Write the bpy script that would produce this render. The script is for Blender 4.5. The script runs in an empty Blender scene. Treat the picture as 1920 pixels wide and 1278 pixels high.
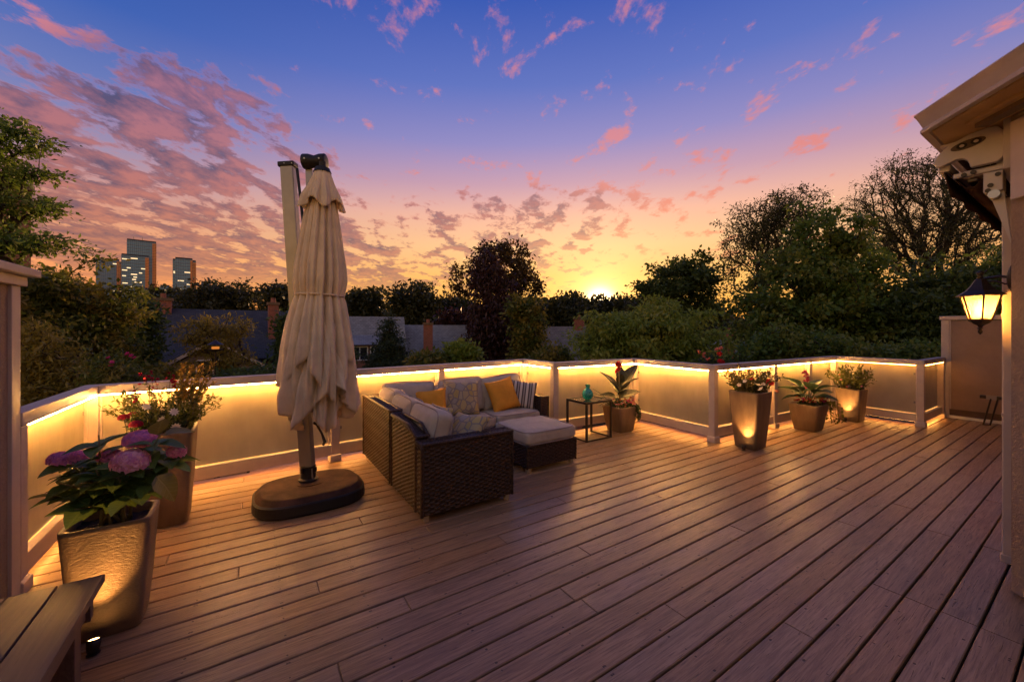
import bpy, bmesh, math, random
import numpy as np
from mathutils import Vector, Matrix

# ------------------------------------------------------------------ camera, sky, sun, exposure
sc = bpy.context.scene
col = sc.collection
R = math.radians
YAW, EYE, FOC, HOR = R(33.1), 1.55, 748.0, 618.0     # photograph is 1920 px wide
SI, CO = math.sin(YAW), math.cos(YAW)

cam_d = bpy.data.cameras.new('camera'); cam = bpy.data.objects.new('camera', cam_d); col.objects.link(cam)
cam.location = (0, 0, EYE); cam.rotation_euler = (R(90), 0, -YAW)
cam_d.sensor_width = 36.0; cam_d.lens = FOC / 1920 * 36; cam_d.shift_y = -(639 - HOR) / 1920
cam_d.clip_start = 0.05; cam_d.clip_end = 9000
sc.camera = cam

SUN_AZ, SUN_EL = R(45.5), R(3.9)
SUND = Vector((math.sin(SUN_AZ) * math.cos(SUN_EL), math.cos(SUN_AZ) * math.cos(SUN_EL), math.sin(SUN_EL)))

def lin(r, g, b, k=1.0):
    f = lambda c: ((c / 255 + 0.055) / 1.055) ** 2.4 if c > 10 else c / 255 / 12.92
    return (f(r) * k, f(g) * k, f(b) * k, 1.0)

class NT:
    """small wrapper round a node tree"""
    def __init__(s, t): s.t = t; s.t.nodes.clear()
    def n(s, ty, **kw):
        nd = s.t.nodes.new(ty)
        for k, v in kw.items(): setattr(nd, k, v)
        return nd
    def put(s, sock, v):
        if v is None: return
        if isinstance(v, bpy.types.NodeSocket): s.t.links.new(v, sock)
        else: sock.default_value = v
    def m(s, op, a, b=None, c=None, clamp=False):
        nd = s.n('ShaderNodeMath', operation=op, use_clamp=clamp)
        for i, v in enumerate((a, b, c)):
            if v is not None: s.put(nd.inputs[i], v)
        return nd.outputs[0]
    def sstep(s, v, a, b, lo=0.0, hi=1.0):
        nd = s.n('ShaderNodeMapRange', interpolation_type='SMOOTHSTEP')
        s.put(nd.inputs[0], v); s.put(nd.inputs[1], a); s.put(nd.inputs[2], b); s.put(nd.inputs[3], lo); s.put(nd.inputs[4], hi)
        return nd.outputs[0]
    def ramp(s, v, stops):
        nd = s.n('ShaderNodeValToRGB'); cr = nd.color_ramp
        while len(cr.elements) < len(stops): cr.elements.new(0.5)
        for e, (p, c) in zip(cr.elements, stops): e.position = p; e.color = c
        s.put(nd.inputs[0], v); return nd.outputs[0]
    def mix(s, f, a, b, mode='MIX'):
        nd = s.n('ShaderNodeMix', data_type='RGBA', blend_type=mode)
        s.put(nd.inputs[0], f); s.put(nd.inputs[6], a); s.put(nd.inputs[7], b)
        return nd.outputs[2]
    def xyz(s, x, y, z=0.0):
        nd = s.n('ShaderNodeCombineXYZ')
        for i, v in enumerate((x, y, z)): s.put(nd.inputs[i], v)
        return nd.outputs[0]
    def noise(s, vec, scale, detail=4, rough=0.55, dist=0.0):
        nd = s.n('ShaderNodeTexNoise'); s.put(nd.inputs['Vector'], vec); s.put(nd.inputs['Scale'], scale)
        nd.inputs['Detail'].default_value = detail; nd.inputs['Roughness'].default_value = rough; nd.inputs['Distortion'].default_value = dist
        return nd.outputs[0]
    def mapv(s, vec, scale=(1, 1, 1), loc=(0, 0, 0), rot=(0, 0, 0)):
        nd = s.n('ShaderNodeMapping'); s.put(nd.inputs[0], vec)
        nd.inputs[1].default_value = loc; nd.inputs[2].default_value = rot; nd.inputs[3].default_value = scale
        return nd.outputs[0]

world = bpy.data.worlds.new('World'); sc.world = world; world.use_nodes = True
def build_sky():
    w = NT(world.node_tree)
    tc = w.n('ShaderNodeTexCoord')
    nrm = w.n('ShaderNodeVectorMath', operation='NORMALIZE'); w.put(nrm.inputs[0], tc.outputs['Generated'])
    sp = w.n('ShaderNodeSeparateXYZ'); w.put(sp.inputs[0], nrm.outputs[0])
    x, y, z = sp.outputs
    zc = w.m('MAXIMUM', z, 0.0)
    hl = w.m('SQRT', w.m('ADD', w.m('MULTIPLY', x, x), w.m('ADD', w.m('MULTIPLY', y, y), 1e-5)))
    caz = w.m('DIVIDE', w.m('ADD', w.m('MULTIPLY', x, math.sin(SUN_AZ)), w.m('MULTIPLY', y, math.cos(SUN_AZ))), hl)
    near = w.ramp(zc, [(0.0, lin(255, 142, 46)), (0.06, lin(255, 172, 64)), (0.13, lin(255, 184, 88)), (0.20, lin(255, 194, 132)),
                       (0.27, lin(246, 180, 152)), (0.34, lin(200, 152, 172)), (0.42, lin(144, 134, 194)), (0.52, lin(90, 110, 192)), (0.64, lin(44, 82, 178)), (1.0, lin(34, 68, 144))])
    far = w.ramp(zc, [(0.0, lin(236, 118, 74)), (0.08, lin(252, 150, 84)), (0.15, lin(248, 164, 108)), (0.22, lin(216, 150, 128)),
                      (0.30, lin(164, 140, 168)), (0.38, lin(108, 122, 186)), (0.50, lin(54, 92, 178)), (0.64, lin(28, 68, 156)), (1.0, lin(28, 62, 136))])
    base = w.mix(w.sstep(caz, 0.50, 1.0), far, near)
    base = w.mix(1.0, base, w.xyz(*[w.sstep(caz, -0.75, 0.38, lo, 1.0) for lo in (2.1, 3.2, 1.55)]), 'MULTIPLY')  # out-of-view sky opposite the sun brightened, added as front fill
    dt = w.n('ShaderNodeVectorMath', operation='DOT_PRODUCT'); w.put(dt.inputs[0], nrm.outputs[0]); dt.inputs[1].default_value = SUND
    d = w.m('MAXIMUM', dt.outputs['Value'], 0.0)
    # cloud layer: the viewing direction carried to a flat sheet of cloud overhead
    iz = w.m('ADD', zc, 0.14)
    qx = w.m('DIVIDE', w.m('SUBTRACT', w.m('MULTIPLY', x, CO), w.m('MULTIPLY', y, SI)), iz)
    qy = w.m('DIVIDE', w.m('ADD', w.m('MULTIPLY', x, SI), w.m('MULTIPLY', y, CO)), iz)
    q = w.xyz(qx, qy, 0.0)
    rot = (0, 0, R(-14))
    v1 = w.mapv(q, (1.34, 0.90, 1), (3.1, 7.7, 0), rot)
    v2 = w.mapv(q, (1.34, 0.90, 1), (3.1 + 0.03, 7.7 + 0.075, 0), rot)
    n1 = w.noise(v1, 5.0, 9, 0.63, 0.2)
    n2 = w.noise(v2, 5.0, 9, 0.63, 0.2)
    big = w.noise(w.mapv(q, (0.5, 0.35, 1), (1.3, 4.2, 0), rot), 1.5, 2, 0.5)
    cover = w.m('MULTIPLY', w.sstep(qx, -0.45, -1.15), w.sstep(qy, 0.85, 1.35))
    cover = w.m('MAXIMUM', cover, w.m('MULTIPLY', w.sstep(qy, 1.75, 2.2), w.m('MULTIPLY', w.sstep(qx, 1.1, 0.2), 0.55)))
    cover = w.m('MAXIMUM', cover, w.sstep(qy, 0.60, -0.15, 0.0, 0.75))      # unseen cloud added overhead and behind, to warm the light on the deck
    thr = w.m('ADD', w.m('SUBTRACT', 0.572, w.m('MULTIPLY', cover, 0.185)), w.m('MULTIPLY', w.m('SUBTRACT', 0.5, big), 0.22))
    up = w.m('SUBTRACT', n1, thr)
    mask = w.m('MULTIPLY', w.sstep(up, -0.01, 0.11), w.sstep(z, 0.05, 0.14))
    thick = w.m('MULTIPLY', w.sstep(up, -0.01, 0.08), w.sstep(cover, 0.05, 0.5))
    litf = w.m('ADD', w.m('MULTIPLY', w.m('SUBTRACT', n1, n2), 3.6), 0.52, clamp=True)
    lit = w.ramp(zc, [(0.0, lin(250, 140, 74)), (0.14, lin(250, 150, 92)), (0.26, lin(240, 134, 104)), (0.42, lin(218, 128, 136)), (0.7, lin(190, 118, 154))])
    drk = w.ramp(zc, [(0.0, lin(160, 84, 70)), (0.2, lin(108, 70, 88)), (0.4, lin(78, 66, 106)), (0.7, lin(58, 66, 120))])
    ccol = w.mix(w.m('MULTIPLY', thick, w.m('SUBTRACT', 1.0, w.m('MULTIPLY', litf, 0.52))), lit, drk)
    ccol = w.mix(1.0, ccol, w.xyz(*[w.sstep(caz, -0.75, 0.38, lo, 1.0) for lo in (2.1, 3.2, 1.55)]), 'MULTIPLY')  # same added fill on the unseen clouds opposite the sun
    skyc = w.mix(w.m('MULTIPLY', mask, 0.92), base, ccol)
    g1 = w.m('POWER', d, 90.0); g2 = w.m('POWER', d, 2600.0); g3 = w.m('POWER', d, 420.0)
    glow = w.mix(1.0, w.mix(1.0, w.mix(1.0, (0.10, 0.07, 0.03, 1), w.xyz(g1, g1, g1), 'MULTIPLY'),
                            w.mix(1.0, (0.40, 0.34, 0.16, 1), w.xyz(g3, g3, g3), 'MULTIPLY'), 'ADD'),
                 w.mix(1.0, (5.0, 3.8, 2.2, 1), w.xyz(g2, g2, g2), 'MULTIPLY'), 'ADD')
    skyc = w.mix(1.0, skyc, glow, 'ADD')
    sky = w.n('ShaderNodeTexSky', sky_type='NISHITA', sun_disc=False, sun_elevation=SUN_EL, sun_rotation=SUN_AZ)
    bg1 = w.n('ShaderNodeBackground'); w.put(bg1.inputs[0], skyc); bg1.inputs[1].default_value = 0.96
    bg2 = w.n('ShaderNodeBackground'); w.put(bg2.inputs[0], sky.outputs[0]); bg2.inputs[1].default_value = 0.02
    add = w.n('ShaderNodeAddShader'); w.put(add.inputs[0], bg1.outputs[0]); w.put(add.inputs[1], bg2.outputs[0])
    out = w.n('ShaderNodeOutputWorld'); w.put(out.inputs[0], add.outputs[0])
build_sky()
world.cycles.sampling_method = 'MANUAL'; world.cycles.sample_map_resolution = 1024

sun_l = bpy.data.lights.new('sun', 'SUN'); sun_l.energy = 5.0; sun_l.angle = R(1.0); sun_l.color = (1.0, 0.55, 0.25)
sun = bpy.data.objects.new('sun', sun_l); col.objects.link(sun)
sun.rotation_euler = SUND.to_track_quat('Z', 'Y').to_euler()

sc.view_settings.view_transform = 'Standard'; sc.view_settings.look = 'None'
sc.view_settings.exposure = 0.0; sc.view_settings.gamma = 1.0; sc.view_settings.use_curve_mapping = False
sc.cycles.max_bounces = 5; sc.cycles.diffuse_bounces = 3; sc.cycles.transparent_max_bounces = 16; sc.cycles.sample_clamp_indirect = 6.0

# ------------------------------------------------------------------ helpers
def spot(u, v, dist):
    """a point of the place: photograph column/row at a real distance (metres along the lens axis)"""
    l = (u - 960) / FOC * dist
    return Vector((dist * SI + l * CO, dist * CO - l * SI, EYE - (v - HOR) / FOC * dist))

def new_mesh(name, V, F):
    me = bpy.data.meshes.new(name)
    V = np.asarray(V, dtype=np.float32)
    if isinstance(F, np.ndarray):
        k = F.shape[1]; nf = len(F)
        me.vertices.add(len(V)); me.vertices.foreach_set('co', V.ravel())
        me.loops.add(nf * k); me.loops.foreach_set('vertex_index', F.astype(np.int32).ravel())
        me.polygons.add(nf); me.polygons.foreach_set('loop_start', np.arange(0, nf * k, k, dtype=np.int32))
        me.update(calc_edges=True)
    else:
        me.from_pydata([tuple(map(float, v)) for v in V], [], [tuple(f) for f in F]); me.update()
    return me

def ob(name, me, mat=None, parent=None, loc=None, rot=None, smooth=False):
    o = bpy.data.objects.new(name, me); col.objects.link(o)
    if mat is not None and me is not None and not me.materials: me.materials.append(mat)
    if parent is not None: o.parent = parent
    if loc is not None: o.location = loc
    if rot is not None: o.rotation_euler = rot
    if smooth and me is not None:
        me.polygons.foreach_set('use_smooth', np.ones(len(me.polygons), dtype=bool))
    return o

def thing(name, label, cat, loc=(0, 0, 0), rz=0.0, group=None):
    o = bpy.data.objects.new(name, None); col.objects.link(o); o.empty_display_size = 0.1
    o.location = loc; o.rotation_euler = (0, 0, rz)
    o['label'] = label; o['category'] = cat
    if group: o['group'] = group
    return o
def tag(o, label, cat, group=None):
    o['label'] = label; o['category'] = cat
    if group: o['group'] = group
    return o
def struct(o): o['kind'] = 'structure'; return o

class MB:
    """collects shapes into one mesh"""
    def __init__(s): s.V = []; s.F = []
    def add(s, V, F):
        b = len(s.V); s.V += [tuple(v) for v in V]; s.F += [tuple(i + b for i in f) for f in F]; return s
    def box(s, x0, x1, y0, y1, z0, z1, c=0.0):
        """box; c cuts the top edges"""
        if c <= 0:
            V = [(x0, y0, z0), (x1, y0, z0), (x1, y1, z0), (x0, y1, z0), (x0, y0, z1), (x1, y0, z1), (x1, y1, z1), (x0, y1, z1)]
            return s.add(V, [(3, 2, 1, 0), (4, 5, 6, 7), (0, 1, 5, 4), (1, 2, 6, 5), (2, 3, 7, 6), (3, 0, 4, 7)])
        V = [(x0, y0, z0), (x1, y0, z0), (x1, y1, z0), (x0, y1, z0), (x0, y0, z1 - c), (x1, y0, z1 - c), (x1, y1, z1 - c), (x0, y1, z1 - c),
             (x0 + c, y0 + c, z1), (x1 - c, y0 + c, z1), (x1 - c, y1 - c, z1), (x0 + c, y1 - c, z1)]
        return s.add(V, [(3, 2, 1, 0), (8, 9, 10, 11)] + [(i, (i + 1) % 4, (i + 1) % 4 + 4, i + 4) for i in range(4)] + [(i + 4, (i + 1) % 4 + 4, (i + 1) % 4 + 8, i + 8) for i in range(4)])
    def prism(s, poly, z0, z1):
        n = len(poly); V = [(p[0], p[1], z0) for p in poly] + [(p[0], p[1], z1) for p in poly]
        return s.add(V, [tuple(range(n - 1, -1, -1)), tuple(range(n, 2 * n))] + [(i, (i + 1) % n, (i + 1) % n + n, i + n) for i in range(n)])
    def loft(s, rings, cap=True):
        n = len(rings[0]); V = [p for r in rings for p in r]; F = []
        for k in range(len(rings) - 1):
            for i in range(n):
                j = (i + 1) % n; F.append((k * n + i, k * n + j, k * n + n + j, k * n + n + i))
        if cap: F += [tuple(range(n - 1, -1, -1)), tuple(range((len(rings) - 1) * n, len(rings) * n))]
        return s.add(V, F)
    def lathe(s, prof, n=20, cx=0.0, cy=0.0, cap=True):
        return s.loft([[(cx + r * math.cos(2 * math.pi * i / n), cy + r * math.sin(2 * math.pi * i / n), z) for i in range(n)] for r, z in prof], cap)
    def tube(s, pts, rad, n=8, cap=True):
        pts = [Vector(p) for p in pts]
        if not isinstance(rad, (list, tuple)): rad = [rad] * len(pts)
        rings = []; up = None
        for i, p in enumerate(pts):
            t = (pts[min(i + 1, len(pts) - 1)] - pts[max(i - 1, 0)]).normalized()
            if up is None: up = Vector((0, 0, 1)) if abs(t.z) < 0.9 else Vector((1, 0, 0))
            a = t.cross(up).normalized(); b = a.cross(t).normalized(); up = b
            rings.append([p + (a * math.cos(2 * math.pi * k / n) + b * math.sin(2 * math.pi * k / n)) * rad[i] for k in range(n)])
        return s.loft(rings, cap)
    def quad(s, a, b, c, d): return s.add([a, b, c, d], [(0, 1, 2, 3)])
    def build(s, name, mat, parent=None, loc=None, rot=None, smooth=False, bevel=0.0, seg=2):
        me = new_mesh(name, s.V, s.F)
        if bevel > 0:
            bm = bmesh.new(); bm.from_mesh(me)
            bmesh.ops.bevel(bm, geom=[e for e in bm.edges if e.calc_face_angle(0) > 0.5], offset=bevel, segments=seg, affect='EDGES', profile=0.5, clamp_overlap=True)
            bm.to_mesh(me); bm.free()
        return ob(name, me, mat, parent, loc, rot, smooth)

def copy_tree(o, parent=None):
    c = o.copy(); col.objects.link(c); c.parent = parent
    for ch in list(o.children): copy_tree(ch, c)
    return c
# ------------------------------------------------------------------ materials
def mat_new(name):
    m = bpy.data.materials.new(name); m.use_nodes = True
    t = NT(m.node_tree); out = t.n('ShaderNodeOutputMaterial')
    return m, t, out
def princ(t, out, base, rough=0.5, metal=0.0, spec=0.5, bump=None, bump_d=0.01, bump_s=1.0):
    p = t.n('ShaderNodeBsdfPrincipled')
    t.put(p.inputs['Base Color'], base); t.put(p.inputs['Roughness'], rough); t.put(p.inputs['Metallic'], metal)
    t.put(p.inputs['Specular IOR Level'], spec)
    if bump is not None:
        b = t.n('ShaderNodeBump'); b.inputs['Strength'].default_value = bump_s; b.inputs['Distance'].default_value = bump_d
        t.put(b.inputs['Height'], bump); t.put(p.inputs['Normal'], b.outputs[0])
    t.put(out.inputs[0], p.outputs[0]); return p
def pos(t): return t.n('ShaderNodeNewGeometry').outputs['Position']
def objc(t): return t.n('ShaderNodeTexCoord').outputs['Object']
def rnd(t): return t.n('ShaderNodeObjectInfo').outputs['Random']
def island(t): return t.n('ShaderNodeNewGeometry').outputs['Random Per Island']

def m_plain(name, c, rough=0.5, metal=0.0, spec=0.5, var=0.15, scale=6.0, bump=0.0, bscale=60.0):
    m, t, out = mat_new(name); p = pos(t)
    f = t.noise(p, scale, 4, 0.6)
    c0 = (c[0] * (1 - var), c[1] * (1 - var), c[2] * (1 - var), 1); c1 = (min(1, c[0] * (1 + var)), min(1, c[1] * (1 + var)), min(1, c[2] * (1 + var)), 1)
    base = t.mix(t.sstep(f, 0.3, 0.7), c0, c1)
    r = t.m('ADD', rough - 0.06, t.m('MULTIPLY', t.noise(p, scale * 3, 3), 0.12))
    princ(t, out, base, r, metal, spec, t.noise(p, bscale, 3) if bump > 0 else None, bump)
    return m

def m_deck():
    m, t, out = mat_new('deck_stain'); p = pos(t); rv = rnd(t)
    off = t.m('MULTIPLY', rv, 37.0)
    sp = t.n('ShaderNodeSeparateXYZ'); t.put(sp.inputs[0], p)
    q = t.xyz(t.m('ADD', sp.outputs[0], off), t.m('ADD', sp.outputs[1], off), sp.outputs[2])
    g1 = t.noise(t.mapv(q, (2.2, 42, 8)), 1.0, 6, 0.62, 1.6)              # long grain
    g2 = t.noise(t.mapv(q, (7, 160, 8)), 1.0, 3, 0.6, 0.4)                # fine grain
    blot = t.noise(t.mapv(q, (1.1, 3.5, 1)), 1.3, 5, 0.6)
    crack = t.sstep(t.noise(t.mapv(q, (3.0, 75, 8), (5, 3, 0)), 1.0, 2, 0.5, 2.2), 0.66, 0.72)
    c = t.mix(t.sstep(g1, 0.32, 0.68), (0.25, 0.148, 0.076, 1), (0.40, 0.246, 0.130, 1))
    c = t.mix(t.m('MULTIPLY', t.sstep(blot, 0.45, 0.7), 0.45), c, (0.17, 0.108, 0.064, 1))
    c = t.mix(t.m('MULTIPLY', t.sstep(g2, 0.50, 0.70), 0.6), c, (0.11, 0.066, 0.046, 1))
    hv = t.n('ShaderNodeHueSaturation'); t.put(hv.inputs['Value'], t.m('ADD', 0.93, t.m('MULTIPLY', rv, 0.14))); t.put(hv.inputs['Color'], c)
    t.put(hv.inputs['Saturation'], t.m('ADD', 0.90, t.m('MULTIPLY', t.m('FRACT', t.m('MULTIPLY', rv, 7.3)), 0.15)))
    c = hv.outputs[0]
    # paired screw heads over the joists, joists 0.406 m apart
    fx = t.m('MULTIPLY', t.m('ABSOLUTE', t.m('SUBTRACT', t.m('FRACT', t.m('DIVIDE', t.m('ADD', sp.outputs[0], 50.0), 0.406)), 0.5)), 0.406)
    fy = t.m('FRACT', t.m('DIVIDE', t.m('SUBTRACT', t.m('ADD', sp.outputs[1], 145.0), 1.572), 0.145))
    fy = t.m('MULTIPLY', t.m('SUBTRACT', t.m('ABSOLUTE', t.m('SUBTRACT', fy, 0.5)), 0.32), 0.145)
    jx = t.m('MULTIPLY', t.m('SUBTRACT', t.noise(t.mapv(p, (3.1, 9.0, 1)), 1.0, 1), 0.5), 0.05)
    dd = t.m('SQRT', t.m('ADD', t.m('POWER', t.m('ADD', fx, jx), 2.0), t.m('POWER', fy, 2.0)))
    nail = t.sstep(dd, 0.0070, 0.0040)
    dark = t.m('MAXIMUM', t.m('MULTIPLY', crack, 0.6), nail)
    c = t.mix(t.m('MULTIPLY', dark, 0.8), c, (0.035, 0.02, 0.016, 1))
    h = t.m('SUBTRACT', t.m('ADD', t.m('MULTIPLY', g1, 0.6), t.m('MULTIPLY', g2, 0.3)), t.m('MULTIPLY', dark, 0.8))
    r = t.m('ADD', 0.15, t.m('MULTIPLY', t.m('ADD', blot, g2), 0.19))
    princ(t, out, c, r, 0, 0.36, h, 0.0022, 1.0)
    return m

def m_wood(name, c0, c1, axis_scale, rough=0.5):
    m, t, out = mat_new(name); q = t.mapv(pos(t), axis_scale)
    g = t.noise(q, 1.0, 6, 0.6, 1.4); g2 = t.noise(t.mapv(q, (3, 3, 3)), 1.0, 3)
    c = t.mix(t.sstep(g, 0.3, 0.7), c0, c1); c = t.mix(t.m('MULTIPLY', t.sstep(g2, 0.6, 0.75), 0.5), c, (c0[0] * .4, c0[1] * .4, c0[2] * .4, 1))
    princ(t, out, c, t.m('ADD', rough - .08, t.m('MULTIPLY', g, 0.16)), 0, 0.5, g, 0.0015, 0.8); return m

def m_stucco(name, c):
    m, t, out = mat_new(name); p = pos(t)
    a = t.noise(p, 38, 4, 0.65, 0.6); b = t.noise(p, 110, 3, 0.6); s = t.noise(p, 1.4, 4)
    base = t.mix(t.sstep(s, 0.35, 0.7), (c[0] * .86, c[1] * .84, c[2] * .82, 1), (c[0] * 1.05, c[1] * 1.05, c[2] * 1.05, 1))
    base = t.mix(t.m('MULTIPLY', t.sstep(a, 0.6, 0.35), 0.25), base, (c[0] * .6, c[1] * .58, c[2] * .55, 1))
    princ(t, out, base, 0.85, 0, 0.25, t.m('ADD', a, t.m('MULTIPLY', b, 0.4)), 0.012, 0.9); return m

def m_hammered():
    m, t, out = mat_new('hammered_bronze_planter'); p = objc(t)
    v = t.n('ShaderNodeTexVoronoi', feature='SMOOTH_F1'); t.put(v.inputs['Vector'], t.mapv(p, (1, 1, 1.7))); v.inputs['Scale'].default_value = 62.0
    n = t.noise(t.mapv(p, (1, 1, 2.2)), 75, 4, 0.6, 1.5); st = t.noise(t.mapv(p, (5, 5, 1.6)), 1.3, 5, 0.6)
    c = t.mix(t.sstep(st, 0.3, 0.7), (0.16, 0.106, 0.066, 1), (0.26, 0.175, 0.110, 1))
    h = t.m('ADD', t.m('MULTIPLY', n, 0.8), t.m('MULTIPLY', v.outputs['Distance'], 0.6))
    princ(t, out, c, t.m('ADD', 0.38, t.m('MULTIPLY', st, 0.2)), 0.25, 0.5, h, 0.006, 0.75); return m

def m_emit(name, c, k):
    m, t, out = mat_new(name); e = t.n('ShaderNodeEmission'); e.inputs[0].default_value = (*c, 1); e.inputs[1].default_value = k
    if name.startswith('led'): t.put(e.inputs[1], t.m('MULTIPLY', k, t.m('ADD', 0.55, t.m('MULTIPLY', t.noise(pos(t), 5.0, 4, 0.7), 0.9))))
    t.put(out.inputs[0], e.outputs[0]); return m

def m_frost():
    m, t, out = mat_new('frosted_glass'); p = pos(t)
    n = t.noise(p, 2.2, 4, 0.6); sp = t.noise(p, 90, 2)
    n = t.m('ADD', t.m('MULTIPLY', n, 0.6), t.m('MULTIPLY', t.noise(t.mapv(p, (5, 5, 1.6)), 1.0, 5, 0.65), 0.4))
    c = t.mix(t.sstep(n, 0.35, 0.65), (0.62, 0.52, 0.35, 1), (0.76, 0.65, 0.45, 1))
    df = t.n('ShaderNodeBsdfDiffuse'); t.put(df.inputs[0], c)
    tr = t.n('ShaderNodeBsdfTranslucent'); t.put(tr.inputs[0], c)
    mx = t.n('ShaderNodeMixShader'); mx.inputs[0].default_value = 0.55; t.put(mx.inputs[1], df.outputs[0]); t.put(mx.inputs[2], tr.outputs[0])
    gl = t.n('ShaderNodeBsdfGlossy'); gl.inputs['Roughness'].default_value = 0.16
    fr = t.n('ShaderNodeFresnel'); fr.inputs[0].default_value = 1.45
    m2 = t.n('ShaderNodeMixShader'); t.put(m2.inputs[0], fr.outputs[0]); t.put(m2.inputs[1], mx.outputs[0]); t.put(m2.inputs[2], gl.outputs[0])
    rf = t.n('ShaderNodeBsdfRefraction'); rf.inputs['Roughness'].default_value = 0.32; rf.inputs['IOR'].default_value = 1.03; rf.inputs[0].default_value = (0.86, 0.88, 0.80, 1)
    m3 = t.n('ShaderNodeMixShader'); t.put(m3.inputs[0], t.m('ADD', 0.08, t.m('MULTIPLY', n, 0.14))); t.put(m3.inputs[1], m2.outputs[0]); t.put(m3.inputs[2], rf.outputs[0])
    t.put(out.inputs[0], m3.outputs[0]); return m

def m_leaf(name, c0, c1, trans=0.35, rough=0.5, spec=0.35, third=None):
    m, t, out = mat_new(name); r = island(t); p = pos(t)
    n = t.noise(p, 1.2, 3, 0.6)
    c = t.mix(r, c0, c1)
    if third is not None: c = t.mix(t.sstep(t.m('ADD', n, t.m('MULTIPLY', r, 0.15)), 0.55, 0.68), c, third)
    pr = t.n('ShaderNodeBsdfPrincipled'); t.put(pr.inputs['Base Color'], c); pr.inputs['Roughness'].default_value = rough; pr.inputs['Specular IOR Level'].default_value = spec
    tl = t.n('ShaderNodeBsdfTranslucent'); t.put(tl.inputs[0], t.mix(0.35, c, (c1[0] * 1.6, c1[1] * 1.5, c1[2] * .6, 1)))
    mx = t.n('ShaderNodeMixShader'); mx.inputs[0].default_value = trans; t.put(mx.inputs[1], pr.outputs[0]); t.put(mx.inputs[2], tl.outputs[0])
    t.put(out.inputs[0], mx.outputs[0]); return m

def m_bigleaf(name, c0, c1, vein):
    m, t, out = mat_new(name); o = objc(t); r = rnd(t)
    sp = t.n('ShaderNodeSeparateXYZ'); t.put(sp.inputs[0], o)
    ax = t.m('ABSOLUTE', sp.outputs[0])
    mid = t.sstep(ax, 0.035, 0.012)
    sv = t.m('ABSOLUTE', t.m('SUBTRACT', t.m('FRACT', t.m('MULTIPLY', t.m('SUBTRACT', sp.outputs[1], t.m('MULTIPLY', ax, 0.7)), 7.0)), 0.5))
    ve = t.m('MAXIMUM', mid, t.sstep(sv, 0.09, 0.02))
    n = t.noise(o, 5.0, 3)
    c = t.mix(t.m('ADD', t.m('MULTIPLY', r, 0.6), t.m('MULTIPLY', n, 0.4)), c0, c1); c = t.mix(t.m('MULTIPLY', ve, 0.45), c, vein)
    pr = t.n('ShaderNodeBsdfPrincipled'); t.put(pr.inputs['Base Color'], c); pr.inputs['Roughness'].default_value = 0.42
    b = t.n('ShaderNodeBump'); b.inputs['Distance'].default_value = 0.02; b.inputs['Strength'].default_value = 0.5; t.put(b.inputs['Height'], t.m('SUBTRACT', 1.0, ve)); t.put(pr.inputs['Normal'], b.outputs[0])
    tl = t.n('ShaderNodeBsdfTranslucent'); t.put(tl.inputs[0], t.mix(0.4, c, vein))
    mx = t.n('ShaderNodeMixShader'); mx.inputs[0].default_value = 0.3; t.put(mx.inputs[1], pr.outputs[0]); t.put(mx.inputs[2], tl.outputs[0])
    t.put(out.inputs[0], mx.outputs[0]); return m

def m_fabric(name, c, var=0.12, trans=0.0, weave=420.0, rough=0.9):
    m, t, out = mat_new(name); p = objc(t); g = pos(t)
    n = t.noise(g, 7, 4, 0.6)
    base = t.mix(t.sstep(n, 0.3, 0.7), (c[0] * (1 - var), c[1] * (1 - var), c[2] * (1 - var), 1), (c[0] * (1 + var), c[1] * (1 + var), c[2] * (1 + var), 1))
    h = t.noise(p, weave, 2)
    wr = t.noise(t.mapv(p, (1, 1, 1)), 9.0, 3, 0.5, 0.6)
    pr = princ(t, out, base, rough, 0, 0.2, t.m('ADD', t.m('MULTIPLY', h, 0.06), wr), 0.022, 0.55)
    if trans > 0:
        tl = t.n('ShaderNodeBsdfTranslucent'); t.put(tl.inputs[0], base)
        mx = t.n('ShaderNodeMixShader'); mx.inputs[0].default_value = trans
        t.put(mx.inputs[1], pr.outputs[0]); t.put(mx.inputs[2], tl.outputs[0]); t.put(out.inputs[0], mx.outputs[0])
    return m

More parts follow.
